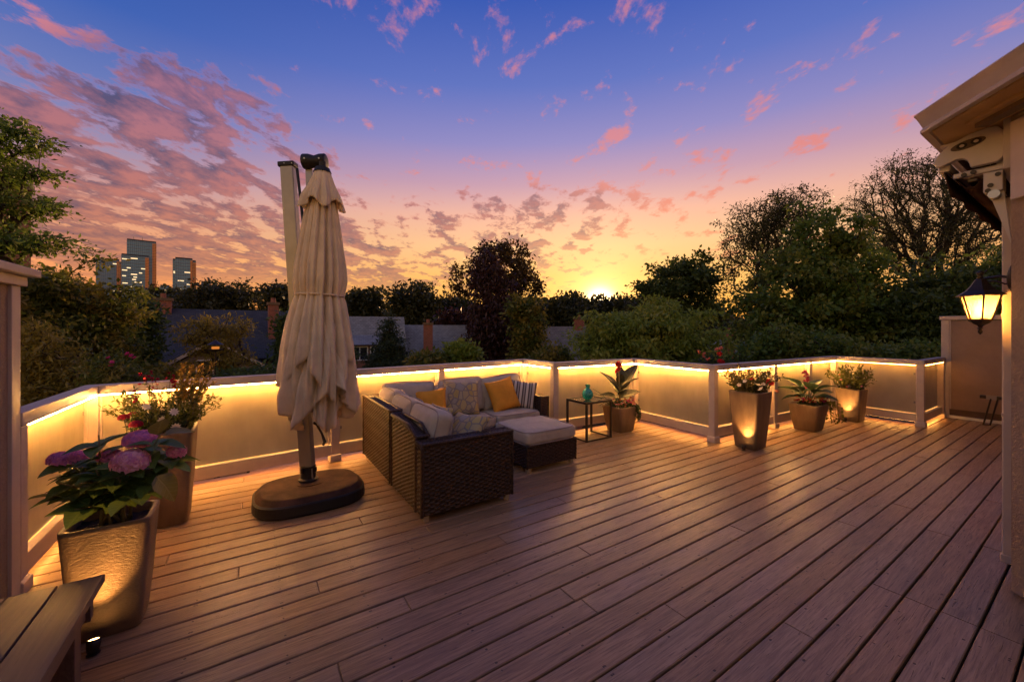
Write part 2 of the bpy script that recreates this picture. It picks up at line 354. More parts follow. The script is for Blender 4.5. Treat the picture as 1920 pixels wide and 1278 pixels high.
def m_stripes():
    m, t, out = mat_new('striped_fabric'); o = objc(t); sp = t.n('ShaderNodeSeparateXYZ'); t.put(sp.inputs[0], o)
    f = t.m('FRACT', t.m('MULTIPLY', t.m('ADD', sp.outputs[0], 1.0), 11.5))
    c = t.ramp(f, [(0.0, (0.62, 0.54, 0.46, 1)), (0.36, (0.62, 0.54, 0.46, 1)), (0.40, (0.10, 0.075, 0.07, 1)), (0.58, (0.10, 0.075, 0.07, 1)), (0.62, (0.36, 0.30, 0.28, 1)), (0.80, (0.36, 0.30, 0.28, 1)), (0.84, (0.10, 0.075, 0.07, 1))])
    princ(t, out, c, 0.9, 0, 0.2, t.noise(o, 12, 3), 0.01, 0.4); return m
def m_pebble():
    m, t, out = mat_new('stone_print_fabric'); o = objc(t)
    v = t.n('ShaderNodeTexVoronoi', feature='DISTANCE_TO_EDGE'); v.inputs['Scale'].default_value = 11.5; t.put(v.inputs['Vector'], o)
    v2 = t.n('ShaderNodeTexVoronoi', feature='F1'); v2.inputs['Scale'].default_value = 11.5; t.put(v2.inputs['Vector'], o)
    s2 = t.n('ShaderNodeSeparateXYZ'); t.put(s2.inputs[0], v2.outputs['Color'])
    cell = t.ramp(s2.outputs[0], [(0.0, (0.42, 0.30, 0.10, 1)), (0.4, (0.40, 0.33, 0.22, 1)), (0.7, (0.30, 0.27, 0.25, 1)), (1.0, (0.50, 0.36, 0.13, 1))])
    c = t.mix(t.sstep(v.outputs['Distance'], 0.05, 0.09), (0.23, 0.19, 0.17, 1), cell)
    princ(t, out, c, 0.9, 0, 0.2, t.noise(o, 12, 3), 0.01, 0.4); return m

def m_wicker():
    m, t, out = mat_new('brown_wicker'); p = pos(t); r = t.noise(p, 55, 2); s = t.noise(p, 3, 3)
    c = t.mix(t.sstep(r, 0.35, 0.65), (0.016, 0.008, 0.005, 1), (0.072, 0.037, 0.021, 1))
    c = t.mix(t.m('MULTIPLY', t.sstep(s, 0.5, 0.7), 0.4), c, (0.060, 0.038, 0.028, 1))
    princ(t, out, c, 0.5, 0, 0.35, t.noise(p, 260, 2), 0.002, 0.6); return m

def m_shingle(name, c):
    m, t, out = mat_new(name); o = pos(t)
    b = t.n('ShaderNodeTexBrick'); t.put(b.inputs['Vector'], t.mapv(objc(t), (1, 1, 1))); b.inputs['Scale'].default_value = 2.2; b.inputs['Mortar Size'].default_value = 0.02
    b.inputs['Color1'].default_value = (c[0] * .8, c[1] * .8, c[2] * .8, 1); b.inputs['Color2'].default_value = (c[0] * 1.2, c[1] * 1.2, c[2] * 1.2, 1); b.inputs['Mortar'].default_value = (c[0] * .5, c[1] * .5, c[2] * .5, 1)
    n = t.noise(o, 0.8, 4)
    base = t.mix(t.m('MULTIPLY', t.sstep(n, 0.4, 0.7), 0.5), b.outputs[0], (c[0] * 1.3, c[1] * 1.25, c[2] * 1.2, 1))
    princ(t, out, base, 0.8, 0, 0.3, b.outputs['Fac'], 0.02, -0.5); return m
def m_brick(name, c):
    m, t, out = mat_new(name); o = objc(t)
    s = t.n('ShaderNodeSeparateXYZ'); t.put(s.inputs[0], o)
    b = t.n('ShaderNodeTexBrick'); t.put(b.inputs['Vector'], t.xyz(t.m('ADD', s.outputs[0], s.outputs[1]), s.outputs[2])); b.inputs['Scale'].default_value = 4.5
    b.inputs['Color1'].default_value = (*c, 1); b.inputs['Color2'].default_value = (c[0] * .7, c[1] * .7, c[2] * .7, 1); b.inputs['Mortar'].default_value = (.2, .17, .15, 1)
    princ(t, out, b.outputs[0], 0.85, 0, 0.3, b.outputs['Fac'], 0.01, -0.6); return m

M = {}
M['deck'] = m_deck()
M['dark'] = m_plain('dark_void', (0.012, 0.008, 0.007), 0.9, var=0.2)
M['rail'] = m_plain('painted_railing', (0.50, 0.40, 0.34), 0.38, var=0.06, scale=9, bump=0.0006, bscale=120)
M['frost'] = m_frost()
M['led'] = m_emit('led_strip', (1.0, 0.46, 0.10), 300.0)
M['ledge_lit'] = m_emit('ledge_glow', (1.0, 0.45, 0.11), 2.2)  # emission standing in for the lit ledge of the bottom rail
M['led_dim'] = m_emit('led_strip_dim', (1.0, 0.42, 0.085), 42.0)
M['stucco'] = m_stucco('tan_stucco', (0.31, 0.225, 0.16))
M['panelwall'] = m_plain('tan_painted_panel', (0.27, 0.175, 0.12), 0.6, var=0.12, scale=2.5, bump=0.001)
M['trim'] = m_plain('cream_trim', (0.50, 0.41, 0.34), 0.45, var=0.06, scale=8)
M['gutter'] = m_plain('taupe_gutter', (0.40, 0.33, 0.30), 0.4, var=0.06)
M['soffit'] = m_wood('soffit_boards', (0.38, 0.23, 0.11, 1), (0.46, 0.29, 0.15, 1), (3, 3, 3), 0.6)
M['brown'] = m_plain('brown_trim', (0.10, 0.055, 0.035), 0.5)
M['bench'] = m_wood('bench_boards', (0.10, 0.058, 0.046, 1), (0.155, 0.095, 0.076, 1), (40, 2.2, 20), 0.45)
M['planter'] = m_hammered()
M['soil'] = m_plain('potting_soil', (0.018, 0.012, 0.009), 0.95, var=0.5, scale=60, bump=0.01)
M['black'] = m_plain('black_plastic', (0.014, 0.013, 0.014), 0.5, spec=0.3, var=0.2, scale=5)
M['basebrown'] = m_plain('umbrella_base_top', (0.060, 0.031, 0.020), 0.75, spec=0.15, var=0.35, scale=5, bump=0.002, bscale=40)
M['alu'] = m_plain('bronze_aluminium', (0.30, 0.265, 0.235), 0.38, 0.6, var=0.08)
M['canopy'] = m_fabric('beige_canopy_fabric', (0.80, 0.63, 0.44), 0.08, 0.25)
M['wicker'] = m_wicker()
M['wickcore'] = m_plain('wicker_core', (0.018, 0.011, 0.008), 0.7)
M['foot'] = m_plain('metal_foot', (0.42, 0.33, 0.22), 0.4, 0.3)
M['cush'] = m_fabric('taupe_cushion', (0.46, 0.385, 0.31), 0.07)
M['pipe'] = m_fabric('cushion_piping', (0.33, 0.27, 0.24), 0.07)
M['orange'] = m_fabric('orange_fabric', (0.72, 0.30, 0.035), 0.08)
M['stripe'] = m_stripes(); M['pebble'] = m_pebble()
M['iron'] = m_plain('dark_iron', (0.03, 0.022, 0.018), 0.4, 0.4)
M['stem'] = m_plain('plant_stem', (0.16, 0.13, 0.05), 0.6)
M['bark'] = m_plain('bark', (0.028, 0.02, 0.015), 0.9, var=0.3, scale=4, bump=0.02, bscale=20)
M['brick'] = m_brick('red_brick', (0.30, 0.085, 0.05))
M['brick2'] = m_brick('orange_brick', (0.34, 0.13, 0.075))
M['roof_dark'] = m_shingle('dark_shingles', (0.045, 0.050, 0.062))
M['roof_grey'] = m_shingle('grey_shingles', (0.19, 0.20, 0.225))
M['roof_brown'] = m_shingle('brown_grey_shingles', (0.18, 0.17, 0.175))
M['siding'] = m_plain('house_siding', (0.22, 0.16, 0.12), 0.7)
M['white'] = m_plain('white_paint', (0.62, 0.60, 0.58), 0.5, var=0.05)
M['awn_white'] = m_plain('awning_white_metal', (0.56, 0.50, 0.45), 0.35, var=0.04)
M['canvas'] = m_fabric('brown_awning_canvas', (0.060, 0.030, 0.017), 0.2)
M['chrome'] = m_plain('steel', (0.35, 0.33, 0.3), 0.3, 0.8)
def m_glass(name, c, rough=0.05):
    m, t, out = mat_new(name); princ(t, out, (*c, 1), rough, 0.0, 0.8); return m
M['winglass'] = m_glass('dark_window_glass', (0.02, 0.025, 0.03), 0.06)
def m_tabletop():
    m, t, out = mat_new('table_glass'); princ(t, out, (0.10, 0.095, 0.085, 1), 0.07, 0.0, 0.9); return m
M['tglass'] = m_tabletop()
def m_vase():
    m, t, out = mat_new('turquoise_glass'); o = objc(t)
    n = t.noise(t.mapv(o, (1, 1, 0.7)), 22, 3, 0.6, 1.5)
    c = t.mix(t.sstep(n, 0.35, 0.65), (0.0, 0.20, 0.16, 1), (0.05, 0.52, 0.40, 1))
    p = princ(t, out, c, 0.12, 0, 0.7, n, 0.01, 0.4); p.inputs['Transmission Weight'].default_value = 0.35; return m
M['vase'] = m_vase()
def m_clearpane():
    m, t, out = mat_new('lantern_glass'); tr = t.n('ShaderNodeBsdfTransparent'); tr.inputs[0].default_value = (1, .82, .5, 1)
    tl = t.n('ShaderNodeBsdfTranslucent'); tl.inputs[0].default_value = (.45, .28, .10, 1)
    mx = t.n('ShaderNodeMixShader'); mx.inputs[0].default_value = 0.6; t.put(mx.inputs[1], tr.outputs[0]); t.put(mx.inputs[2], tl.outputs[0])
    t.put(out.inputs[0], mx.outputs[0]); return m
M['pane'] = m_clearpane()
M['bulb'] = m_emit('bulb_glow', (1.0, 0.52, 0.15), 16.0)
M['lens'] = m_emit('spot_lens', (1.0, 0.52, 0.16), 30.0)
M['winlit'] = m_emit('lit_window', (1.0, 0.66, 0.34), 1.8)
M['glow'] = m_emit('feeder_glint', (1.0, 0.30, 0.05), 0.7)
# ------------------------------------------------------------------ the setting: ground, terrace, deck boards
GZ = -6.6
def m_ground():
    m, t, out = mat_new('garden_ground'); p = pos(t); n = t.noise(p, 0.12, 5, 0.6); n2 = t.noise(p, 2.5, 4)
    c = t.mix(t.sstep(n, 0.4, 0.6), (0.022, 0.032, 0.012, 1), (0.045, 0.042, 0.03, 1)); c = t.mix(t.m('MULTIPLY', n2, 0.5), c, (0.02, 0.02, 0.012, 1))
    princ(t, out, c, 0.95, 0, 0.2); return m
struct(MB().quad((-4000, -4000, GZ), (4000, -4000, GZ), (4000, 4000, GZ), (-4000, 4000, GZ)).build('ground', m_ground()))

RA, RB, RC, RD, RE, RF, RG, RH, RI = (-1.12, 3.51), (-1.12, 4.87), (3.71, 5.36), (3.71, 4.57), (5.35, 4.47), (5.29, 3.05), (8.96, 2.88), (8.90, 1.72), (10.26, 1.72)
RAIL = [Vector(p) for p in (RA, RB, RC, RD, RE, RF, RG, RH, RI)]
outline = [(-1.30, -2.46), (-1.30, 5.02), (3.89, 5.55), (3.89, 4.76), (5.66, 4.66), (5.60, 3.24), (9.27, 3.07), (9.21, 1.91), (10.50, 1.91), (10.50, -2.46)]
base = struct(MB().prism(outline[::-1], GZ - 0.2, -0.06).build('terrace_base', M['siding']))
deck = bpy.data.objects.new('deck', None); col.objects.link(deck); deck['kind'] = 'structure'
# dark void that shows between the boards
MB().prism(outline[::-1], -0.055, -0.034).build('subfloor', M['dark'], deck)

def board_span(y):
    lo = -1.29
    if y > 4.95: lo = max(lo, -1.29 + (y - 0.12 - 5.02) / 0.53 * 5.19)
    if y > 4.68: hi = 3.88
    elif y > 3.14: hi = 5.60
    elif y > 1.86: hi = 9.22
    else: hi = 10.49
    return lo, hi
rng = random.Random(5)
def board_mesh(x0, x1, y0, y1):
    c, z0 = 0.004, -0.026
    zt = rng.uniform(-0.0012, 0.0012)
    a = [rng.uniform(-0.0012, 0.0012) for _ in range(2)]
    mb = MB(); mb.box(x0, x1, y0 + a[0], y1 + a[1], z0, zt, c); return mb
for k in range(-11, 28):
    ya = 1.572 + 0.145 * k; y0, y1 = ya + 0.0050, ya + 0.145 - 0.0050
    lo, hi = board_span((y0 + y1) / 2)
    if hi - lo < 0.3: continue
    cuts = []
    x = lo + (0.7 + 3.2 * ((k * 0.618) % 1))
    while x < hi - 0.6: cuts.append(lo + round((x - lo) / 0.406) * 0.406); x += rng.choice((3.66, 4.06, 4.88))
    if y1 < 0.95: cuts = [c for c in cuts if abs(c - 3.18) > 1.2] + [3.18]
    if k == 0: cuts = [c for c in cuts if abs(c - 1.59) > 1.2] + [1.59]
    xs = [lo] + sorted(cuts) + [hi]
    for a, b in zip(xs[:-1], xs[1:]):
        board_mesh(a + 0.0014, b - 0.0014, y0, y1).build('board', M['deck'], deck)

# ------------------------------------------------------------------ railing with frosted panels and light strips
rail = thing('glass_railing', 'cream railing with lit frosted panels zigzagging round the deck edge', 'railing', (RB[0], RB[1], 0))
def off_poly(P, d):
    """offset the open polyline P to its left (outside of the deck) by d"""
    n = len(P); out = []
    nr = [Vector((-(P[i + 1] - P[i]).y, (P[i + 1] - P[i]).x)).normalized() for i in range(n - 1)]
    for i in range(n):
        if i == 0: out.append(P[0] + nr[0] * d)
        elif i == n - 1: out.append(P[-1] + nr[-1] * d)
        else:
            b = nr[i - 1] + nr[i]; out.append(P[i] + b * (d / (1 + nr[i - 1].dot(nr[i]))))
    return out
def L2(v, z): return (v.x - RB[0], v.y - RB[1], z)
def rail_bar(name, i, d0, d1, z0, z1, mat, trim0=0.0, trim1=0.0, bevel=0.0):
    A, B = off_poly(RAIL, d0), off_poly(RAIL, d1)
    t = (RAIL[i + 1] - RAIL[i]).normalized()
    a0, a1, b1, b0 = A[i] + t * trim0, A[i + 1] - t * trim1, B[i + 1] - t * trim1, B[i] + t * trim0
    V = [L2(a0, z0), L2(a1, z0), L2(b1, z0), L2(b0, z0), L2(a0, z1), L2(a1, z1), L2(b1, z1), L2(b0, z1)]
    mb = MB().add(V, [(3, 2, 1, 0), (4, 5, 6, 7), (0, 1, 5, 4), (1, 2, 6, 5), (2, 3, 7, 6), (3, 0, 4, 7)])
    return mb.build(name, mat, rail, bevel=bevel)
TOP, TB, BT, BB = 1.067, 0.984, 0.196, 0.072
MID = 0.0525
cen = off_poly(RAIL, MID)
mids = {1: [0.404, 0.688], 5: [0.425, 0.735]}           # posts between the corners, as a share of the section
POSTW = 0.045
def post(p, t, name='post'):
    n = Vector((-t.y, t.x))
    def sq(h): return [(p + t * a * h + n * b * h) for a, b in ((-1, -1), (1, -1), (1, 1), (-1, 1))]
    mb = MB(); mb.loft([[L2(q, z) for q in sq(POSTW)] for z in (0.001, TB - 0.002)])
    o = mb.build(name, M['rail'], rail, bevel=0.004)
    b = MB(); b.loft([[L2(q, z) for q in sq(h)] for h, z in ((POSTW + 0.016, 0.002), (POSTW + 0.016, 0.072), (POSTW + 0.004, 0.085))])
    b.build('post_base', M['rail'], o, bevel=0.004)
    return o
for i in range(8):
    P, Q = cen[i], cen[i + 1]; t = (Q - P).normalized(); Ls = (Q - P).length
    rail_bar('top_rail', i, 0.0, 0.105, TB, TOP, M['rail'], 0.0006, 0.0006, 0.006)
    rail_bar('bottom_rail', i, 0.024, 0.104, BB, BT, M['rail'], POSTW + .001, POSTW + .001, 0.004)
    if i > 0: post(P, t)
    stops = [0.0] + mids.get(i, []) + [1.0]
    for s in stops[1:-1]: post(P.lerp(Q, s), t)
    if i == 0: post(P + t * 0.047, t)
    if i == 7: post(Q - t * 0.047, t)
    n = Vector((-t.y, t.x))
    dim = i >= 6
    for a, b in zip(stops[:-1], stops[1:]):
        A = P.lerp(Q, a) + t * (POSTW + 0.002 + (0.047 if (i == 0 and a == 0) else 0)); B = P.lerp(Q, b) - t * (POSTW + 0.002 + (0.047 if (i == 7 and b == 1) else 0))
        def strip(name, d0, d1, z0, z1, mat, A=A, B=B, bevel=0.0, trim=0.0):
            V = []
            for z in (z0, z1):
                for q, d in ((A + t * trim, d0), (B - t * trim, d0), (B - t * trim, d1), (A + t * trim, d1)): V.append(L2(q + n * d, z))
            return MB().add(V, [(3, 2, 1, 0), (4, 5, 6, 7), (0, 1, 5, 4), (1, 2, 6, 5), (2, 3, 7, 6), (3, 0, 4, 7)]).build(name, mat, rail, bevel=bevel)
        strip('glass_panel', 0.032, 0.042, BT - 0.02, TB + 0.01, M['frost'], trim=0.012)
        # slim beads that hold the pane at its sides
        strip('glazing_bead', 0.012, 0.050, BT + 0.001, TB - 0.001, M['rail'], A, A + t * 0.018)
        strip('glazing_bead', 0.012, 0.050, BT + 0.001, TB - 0.001, M['rail'], B - t * 0.018, B)
        for qa, sg in ((A, 1), (B, -1)):
            for zz in (0.36, 0.82): strip('panel_clip', 0.024, 0.0315, zz, zz + 0.034, M['chrome'], qa + t * sg * 0.010, qa + t * sg * 0.044)
        strip('lit_strip', -0.046, -0.034, TB - 0.007, TB - 0.0008, M['led_dim'] if dim else M['led'], trim=0.004)
        strip('lit_strip', 0.022, 0.028, BT + 0.0008, BT + 0.004, M['ledge_lit'], trim=0.02)  # no LED here: added glow for the light caught on the ledge
        strip('lit_strip', 0.010, 0.022, BB - 0.006, BB - 0.0008, M['led_dim'], trim=0.02)

# ------------------------------------------------------------------ privacy walls
pw = thing('privacy_wall', 'tall stucco privacy wall with cream corner board beside the hydrangea', 'wall', (-1.14, 3.5, 0))
MB().box(-0.17, 0.0, -5.9, -0.105, 0.001, 1.80).build('stucco_panel', M['stucco'], pw)
MB().box(-0.185, 0.016, -0.104, -0.002, 0.001, 1.80).build('corner_board', M['trim'], pw, bevel=0.004)
MB().box(-0.20, 0.035, -5.9, 0.025, 1.802, 1.858).build('cap_moulding', M['trim'], pw, bevel=0.004)
MB().box(-0.235, 0.075, -5.9, 0.075, 1.860, 1.905).build('cap', M['trim'], pw, bevel=0.006)

pr = thing('privacy_wall', 'low tan panelled privacy wall behind the lantern at the deck end', 'wall', (10.30, 1.78, 0))
MB().box(0.0, 0.10, -1.40, -0.10, 0.16, 1.71).build('panel', M['panelwall'], pr)
MB().box(-0.012, 0.112, -0.098, 0.0, 0.002, 1.72).build('corner_board', M['trim'], pr, bevel=0.004)
MB().box(-0.010, 0.10, -0.120, -0.1005, 0.16, 1.71).build('panel_bead', M['trim'], pr)
MB().box(-0.03, 0.13, -1.40, 0.02, 1.722, 1.79).build('cap', M['trim'], pr, bevel=0.006)
MB().box(0.02, 0.09, -1.40, -0.10, 0.05, 0.158).build('bottom_skirt', M['brown'], pr)
MB().box(-0.006, 0.09, -1.40, -0.10, 0.002, 0.045).build('bottom_flashing', M['white'], pr)

# folding rack leaning at the foot of that wall
rk = thing('folding_trestle', 'small dark folding trestle rack against the tan wall', 'rack', (10.10, 1.18, 0))
MB().box(-0.05, 0.03, -0.52, 0.12, 0.425, 0.475).build('rail_bar', M['iron'], rk, bevel=0.004)
for yy in (-0.40, -0.24, 0.0): MB().box(-0.058, -0.051, yy - 0.06, yy + 0.05, 0.415, 0.485).build('hinge_plate', M['alu'], rk)
for x0, y0 in ((-0.09, 0.02), (-0.03, -0.045)): MB().tube([(x0 - 0.05, y0 + 0.05, 0.004), (x0 + 0.04, y0 - 0.02, 0.43)], 0.011).build('leg', M['iron'], rk)
MB().tube([(-0.14, 0.07, 0.012), (-0.08, 0.005, 0.012)], 0.009).build('foot_bar', M['iron'], rk)

# ------------------------------------------------------------------ the house at the right
hx, hy = 3.72, 0.36
house = thing('house', 'stucco house corner with deep eave at the right edge', 'house', (hx, hy, 0))
WH = 2.795
foot = [(0, 0), (-2.82, -2.82), (-2.82, -9.0), (7.6, -9.0), (7.6, 0)]
MB().prism(foot, 0.028, WH).build('wall', M['stucco'], house)
def eave(o): return [(-0.414 * o, o), (-2.82 - o, -2.82 + 0.414 * o), (-2.82 - o, -9 - o), (7.6 + o, -9 - o), (7.6 + o, o)]
ev = eave(0.355); ev2 = eave(0.30)
MB().prism(ev2, WH + 0.002, WH + 0.02).build('soffit', M['soffit'], house)
roof = MB()
ridge = [(0.8, -2.6), (-0.6, -4.2), (-0.6, -6.5), (4.0, -6.5), (4.0, -2.6)]
roof.loft([[(p[0], p[1], WH + 0.10) for p in ev], [(p[0], p[1], WH + 1.0) for p in ridge]])
rf = roof.build('roof', M['roof_dark'], house)
g = MB()
def ring(o, z): return [(p[0], p[1], z) for p in eave(o)]
g.loft([ring(0.305, WH + 0.018), ring(0.315, WH + 0.003), ring(0.350, WH + 0.003), ring(0.352, WH + 0.02), ring(0.340, WH + 0.035), ring(0.362, WH + 0.09), ring(0.378, WH + 0.118), ring(0.378, WH + 0.126), ring(0.36, WH + 0.126), ring(0.34, WH + 0.1)], cap=False)
g.build('gutter', M['gutter'], rf)
# trim under the soffit along the slanted wall and beside the awning
s45 = math.sqrt(0.5)
def slant(d0, d1, o0, o1, z0, z1):
    """box along the slanted wall: d metres from the corner, o metres out from the wall"""
    P = []
    for d, o in ((d0, o0), (d1, o0), (d1, o1), (d0, o1)): P.append((-d * s45 - o * s45, -d * s45 + o * s45))
    return MB().prism(P[::-1], z0, z1)
slant(-0.02, 3.6, 0.10, 0.16, WH - 0.04, WH + 0.001).build('soffit_trim', M['brown'], house)
slant(-0.03, 3.6, 0.16, 0.20, WH - 0.016, WH + 0.001).build('soffit_trim', M['soffit'], house)
slant(0.03, 0.12, 0.001, 0.03, 2.30, WH - 0.045).build('corner_board', M['trim'], house, bevel=0.003)
MB().box(0.0, 0.12, 0.0, 0.03, 2.50, WH - 0.002).build('frieze_block', M['trim'], house, bevel=0.003)
# downspout on the far face
ds = MB()
ds.loft([[(x, y, z) for x, y in ((0.25, 0.004), (0.33, 0.004), (0.33, 0.062), (0.25, 0.062))] for z in (0.10, 2.38)])
dso = ds.build('downspout', M['trim'], house, bevel=0.008)
MB().loft([[(x, y, z) for x, y in ((0.246, 0.002), (0.334, 0.002), (0.334, 0.067), (0.246, 0.067))] for z in (0.085, 0.135)]).build('pipe_collar', M['trim'], dso, bevel=0.004)
for zz in (1.0, 1.63): MB().box(0.247, 0.333, 0.002, 0.064, zz, zz + 0.022).build('pipe_strap', M['trim'], dso)

# ------------------------------------------------------------------ folding awning under the eave
aw = thing('retractable_awning', 'folded retractable awning with rounded white end cover under the eave', 'awning', (3.80, 0.37, 2.5))
AL = 3.4
prof = []                        # egg-shaped end cover, seen from the side (y out from the wall, z up)
for y, z in ((0.03, 0.26), (0.02, 0.20), (0.025, 0.10), (0.05, 0.075), (0.16, 0.075), (0.165, 0.10), (0.175, 0.125), (0.195, 0.142), (0.22, 0.145), (0.29, 0.12), (0.31, 0.125), (0.322, 0.145), (0.322, 0.17), (0.30, 0.205), (0.25, 0.25), (0.17, 0.285), (0.09, 0.298), (0.05, 0.29)):
    prof.append((y, z))
def plate(prof, x0, x1):
    n = len(prof); V = [(x0, y, z) for y, z in prof] + [(x1, y, z) for y, z in prof]
    return MB().add(V, [tuple(range(n)), tuple(range(2 * n - 1, n - 1, -1))] + [(i + n, (i + 1) % n + n, (i + 1) % n, i) for i in range(n)])
cov = plate(prof, 0.0, 0.045).build('end_cover', M['awn_white'], aw, bevel=0.006)
el = [(0.17 + 0.075 * math.cos(a) , 0.225 + 0.027 * math.sin(a) - 0.14 * 0.075 * math.cos(a)) for a in np.linspace(0, 2 * math.pi, 24, endpoint=False)]
plate(el, -0.003, 0.0).build('oval_badge', M['brown'], cov)
for cy in (0.135, 0.195):
    dsk = [(cy + 0.024 * math.cos(a), 0.225 - 0.14 * (cy - 0.17) + 0.019 * math.sin(a)) for a in np.linspace(0, 2 * math.pi, 16, endpoint=False)]
    plate(dsk, -0.005, -0.0031).build('badge_ring', M['black'], cov)
    dsk = [(cy + 0.011 * math.cos(a), 0.225 - 0.14 * (cy - 0.17) + 0.009 * math.sin(a)) for a in np.linspace(0, 2 * math.pi, 12, endpoint=False)]
    plate(dsk, -0.007, -0.0051).build('badge_dot', M['trim'], cov)
MB().tube([(0.046, 0.20, 0.21), (AL, 0.20, 0.21)], 0.05, 14).build('roller_tube', M['canvas'], aw, smooth=True)
MB().box(0.046, AL, 0.02, 0.30, 0.262, 0.275).build('hood', M['awn_white'], aw)
MB().box(0.05, AL, 0.255, 0.31, 0.095, 0.15).build('front_bar', M['awn_white'], aw, bevel=0.008)
MB().box(0.05, AL, 0.02, 0.06, 0.06, 0.10).build('torsion_bar', M['awn_white'], aw)
MB().box(0.30, AL - 0.2, 0.17, 0.215, 0.055, 0.095).build('folding_arm', M['awn_white'], aw, bevel=0.006)
MB().box(0.12, 1.9, 0.10, 0.145, 0.03, 0.07).build('folding_arm', M['awn_white'], aw, bevel=0.006)
def bracket():
    mb = MB(); mb.box(0.055, 0.115, 0.0, 0.20, 0.025, 0.072); mb.box(0.02, 0.13, 0.03, 0.11, -0.10, 0.024); mb.box(0.03, 0.055, 0.0, 0.24, 0.03, 0.06)
    return mb
br = bracket().build('arm_bracket', M['awn_white'], aw, bevel=0.006)
for y, z in ((0.19, 0.04), (0.15, 0.045), (0.08, -0.06), (0.05, 0.0), (0.09, -0.09)):
    MB().tube([(0.012, y, z), (0.03, y, z)], 0.013, 10).build('bolt', M['iron'], br)
MB().tube([(0.0, 0.065, -0.12), (0.075, 0.065, -0.125), (0.15, 0.065, -0.12)], 0.026, 12).build('elbow_joint', M['chrome'], br)
MB().add([(0.05, 0.09, -0.10), (0.05, 0.03, -0.10), (0.05, 0.0, -0.44), (0.08, 0.09, -0.10), (0.08, 0.03, -0.10), (0.08, 0.0, -0.44)], [(0, 1, 2), (5, 4, 3), (0, 2, 5, 3), (0, 3, 4, 1), (1, 4, 5, 2)]).build('brace', M['awn_white'], aw)
va = MB()                        # valance with soft folds
nx = 46
rr = [[], [], []]
V = []; Fq = []
for i in range(nx):
    x = 0.06 + (AL - 0.08) * i / (nx - 1)
    for k, z in enumerate((0.10, 0.0, -0.075)):
        V.append((x, 0.285 + 0.005 * k * math.sin(i * 0.9 + k) - 0.02 * k, z))
for i in range(nx - 1):
    for k in range(2): Fq.append((i * 3 + k, i * 3 + 3 + k, i * 3 + 4 + k, i * 3 + 1 + k))
vo = MB().add(V, Fq).build('valance', M['canvas'], aw, smooth=True)
so = vo.modifiers.new('thick', 'SOLIDIFY'); so.thickness = 0.004
V = []; Fq = []
for i in range(nx):              # slack canvas sagging behind the front bar
    x = 0.06 + (AL - 0.08) * i / (nx - 1)
    for k in range(6):
        a = k / 5; V.append((x, 0.27 - 0.20 * a, 0.11 - 0.16 * math.sin(math.pi * a) + 0.008 * math.sin(i * 1.1 + k)))
for i in range(nx - 1):
    for k in range(5): Fq.append((i * 6 + k, i * 6 + 6 + k, i * 6 + 7 + k, i * 6 + 1 + k))
so = MB().add(V, Fq).build('slack_canvas', M['canvas'], aw, smooth=True).modifiers.new('thick', 'SOLIDIFY'); so.thickness = 0.003

# ------------------------------------------------------------------ wall lantern
lx, ly, lz = 3.885, 0.500, 1.575
ln = thing('wall_lantern', 'lit black six-sided wall lantern on scrolled bracket by the downspout', 'lantern', (lx, ly, lz))
def hexr(r, z, n=6, ph=0.3): return [(r * math.cos(2 * math.pi * i / n + ph), r * math.sin(2 * math.pi * i / n + ph), z) for i in range(n)]
MB().loft([hexr(0.137, 0.225), hexr(0.130, 0.232), hexr(0.085, 0.262), hexr(0.055, 0.300), hexr(0.030, 0.345), hexr(0.016, 0.355)]).build('lantern_roof', M['iron'], ln)
MB().lathe([(0.012, 0.352), (0.018, 0.362), (0.012, 0.374), (0.020, 0.386), (0.022, 0.397), (0.012, 0.408), (0.003, 0.412)], 12).build('finial', M['iron'], ln, smooth=True)
MB().loft([hexr(0.112, 0.219), hexr(0.112, 0.2235)]).build('top_frame', M['iron'], ln)
MB().loft([hexr(0.066, 0.040), hexr(0.066, 0.052)]).build('bottom_frame', M['iron'], ln)
MB().loft([hexr(0.064, 0.039), hexr(0.048, 0.020), hexr(0.016, 0.0), hexr(0.010, -0.012)]).build('lantern_base', M['iron'], ln)
MB().lathe([(0.008, -0.012), (0.020, -0.018), (0.008, -0.026), (0.014, -0.042), (0.012, -0.052), (0.002, -0.066)], 12).build('drop_finial', M['iron'], ln, smooth=True)
A, B = hexr(0.106, 0.219), hexr(0.062, 0.052)
for i in range(6):
    MB().tube([A[i], B[i]], 0.0058, 6).build('frame_bar', M['iron'], ln)
    j = (i + 1) % 6
    a0, a1, b0, b1 = [Vector(v) * 0.97 for v in (A[i], A[j], B[i], B[j])]
    for v, z in ((a0, 0.218), (a1, 0.218), (b0, 0.053), (b1, 0.053)): v.z = z
    MB().quad(b0, b1, a1, a0).build('glass_pane', M['pane'], ln)
MB().lathe([(0.004, 0.075), (0.016, 0.082), (0.026, 0.105), (0.028, 0.125), (0.020, 0.150), (0.012, 0.168), (0.012, 0.19)], 14).build('bulb', M['bulb'], ln, smooth=True)
LS = 0.85; ln.scale = (LS,) * 3
wy = (hy - ly + 0.003) / LS; wx = (hx - lx + 0.12) / LS
MB().loft([[(wx + 0.04 * math.cos(a) * s, wy + d, 0.335 + 0.095 * math.sin(a) * s) for a in np.linspace(0, 2 * math.pi, 16, endpoint=False)][::-1] for s, d in ((1, 0.0), (1, 0.012), (0.75, 0.022), (0.4, 0.03))]).build('back_plate', M['iron'], ln)
MB().tube([(wx, wy + 0.02, 0.345), (wx * .6, wy * 0.6, 0.357), (0.0, -0.03, 0.352), (0, -0.004, 0.345)], 0.010, 8).build('arm', M['iron'], ln)
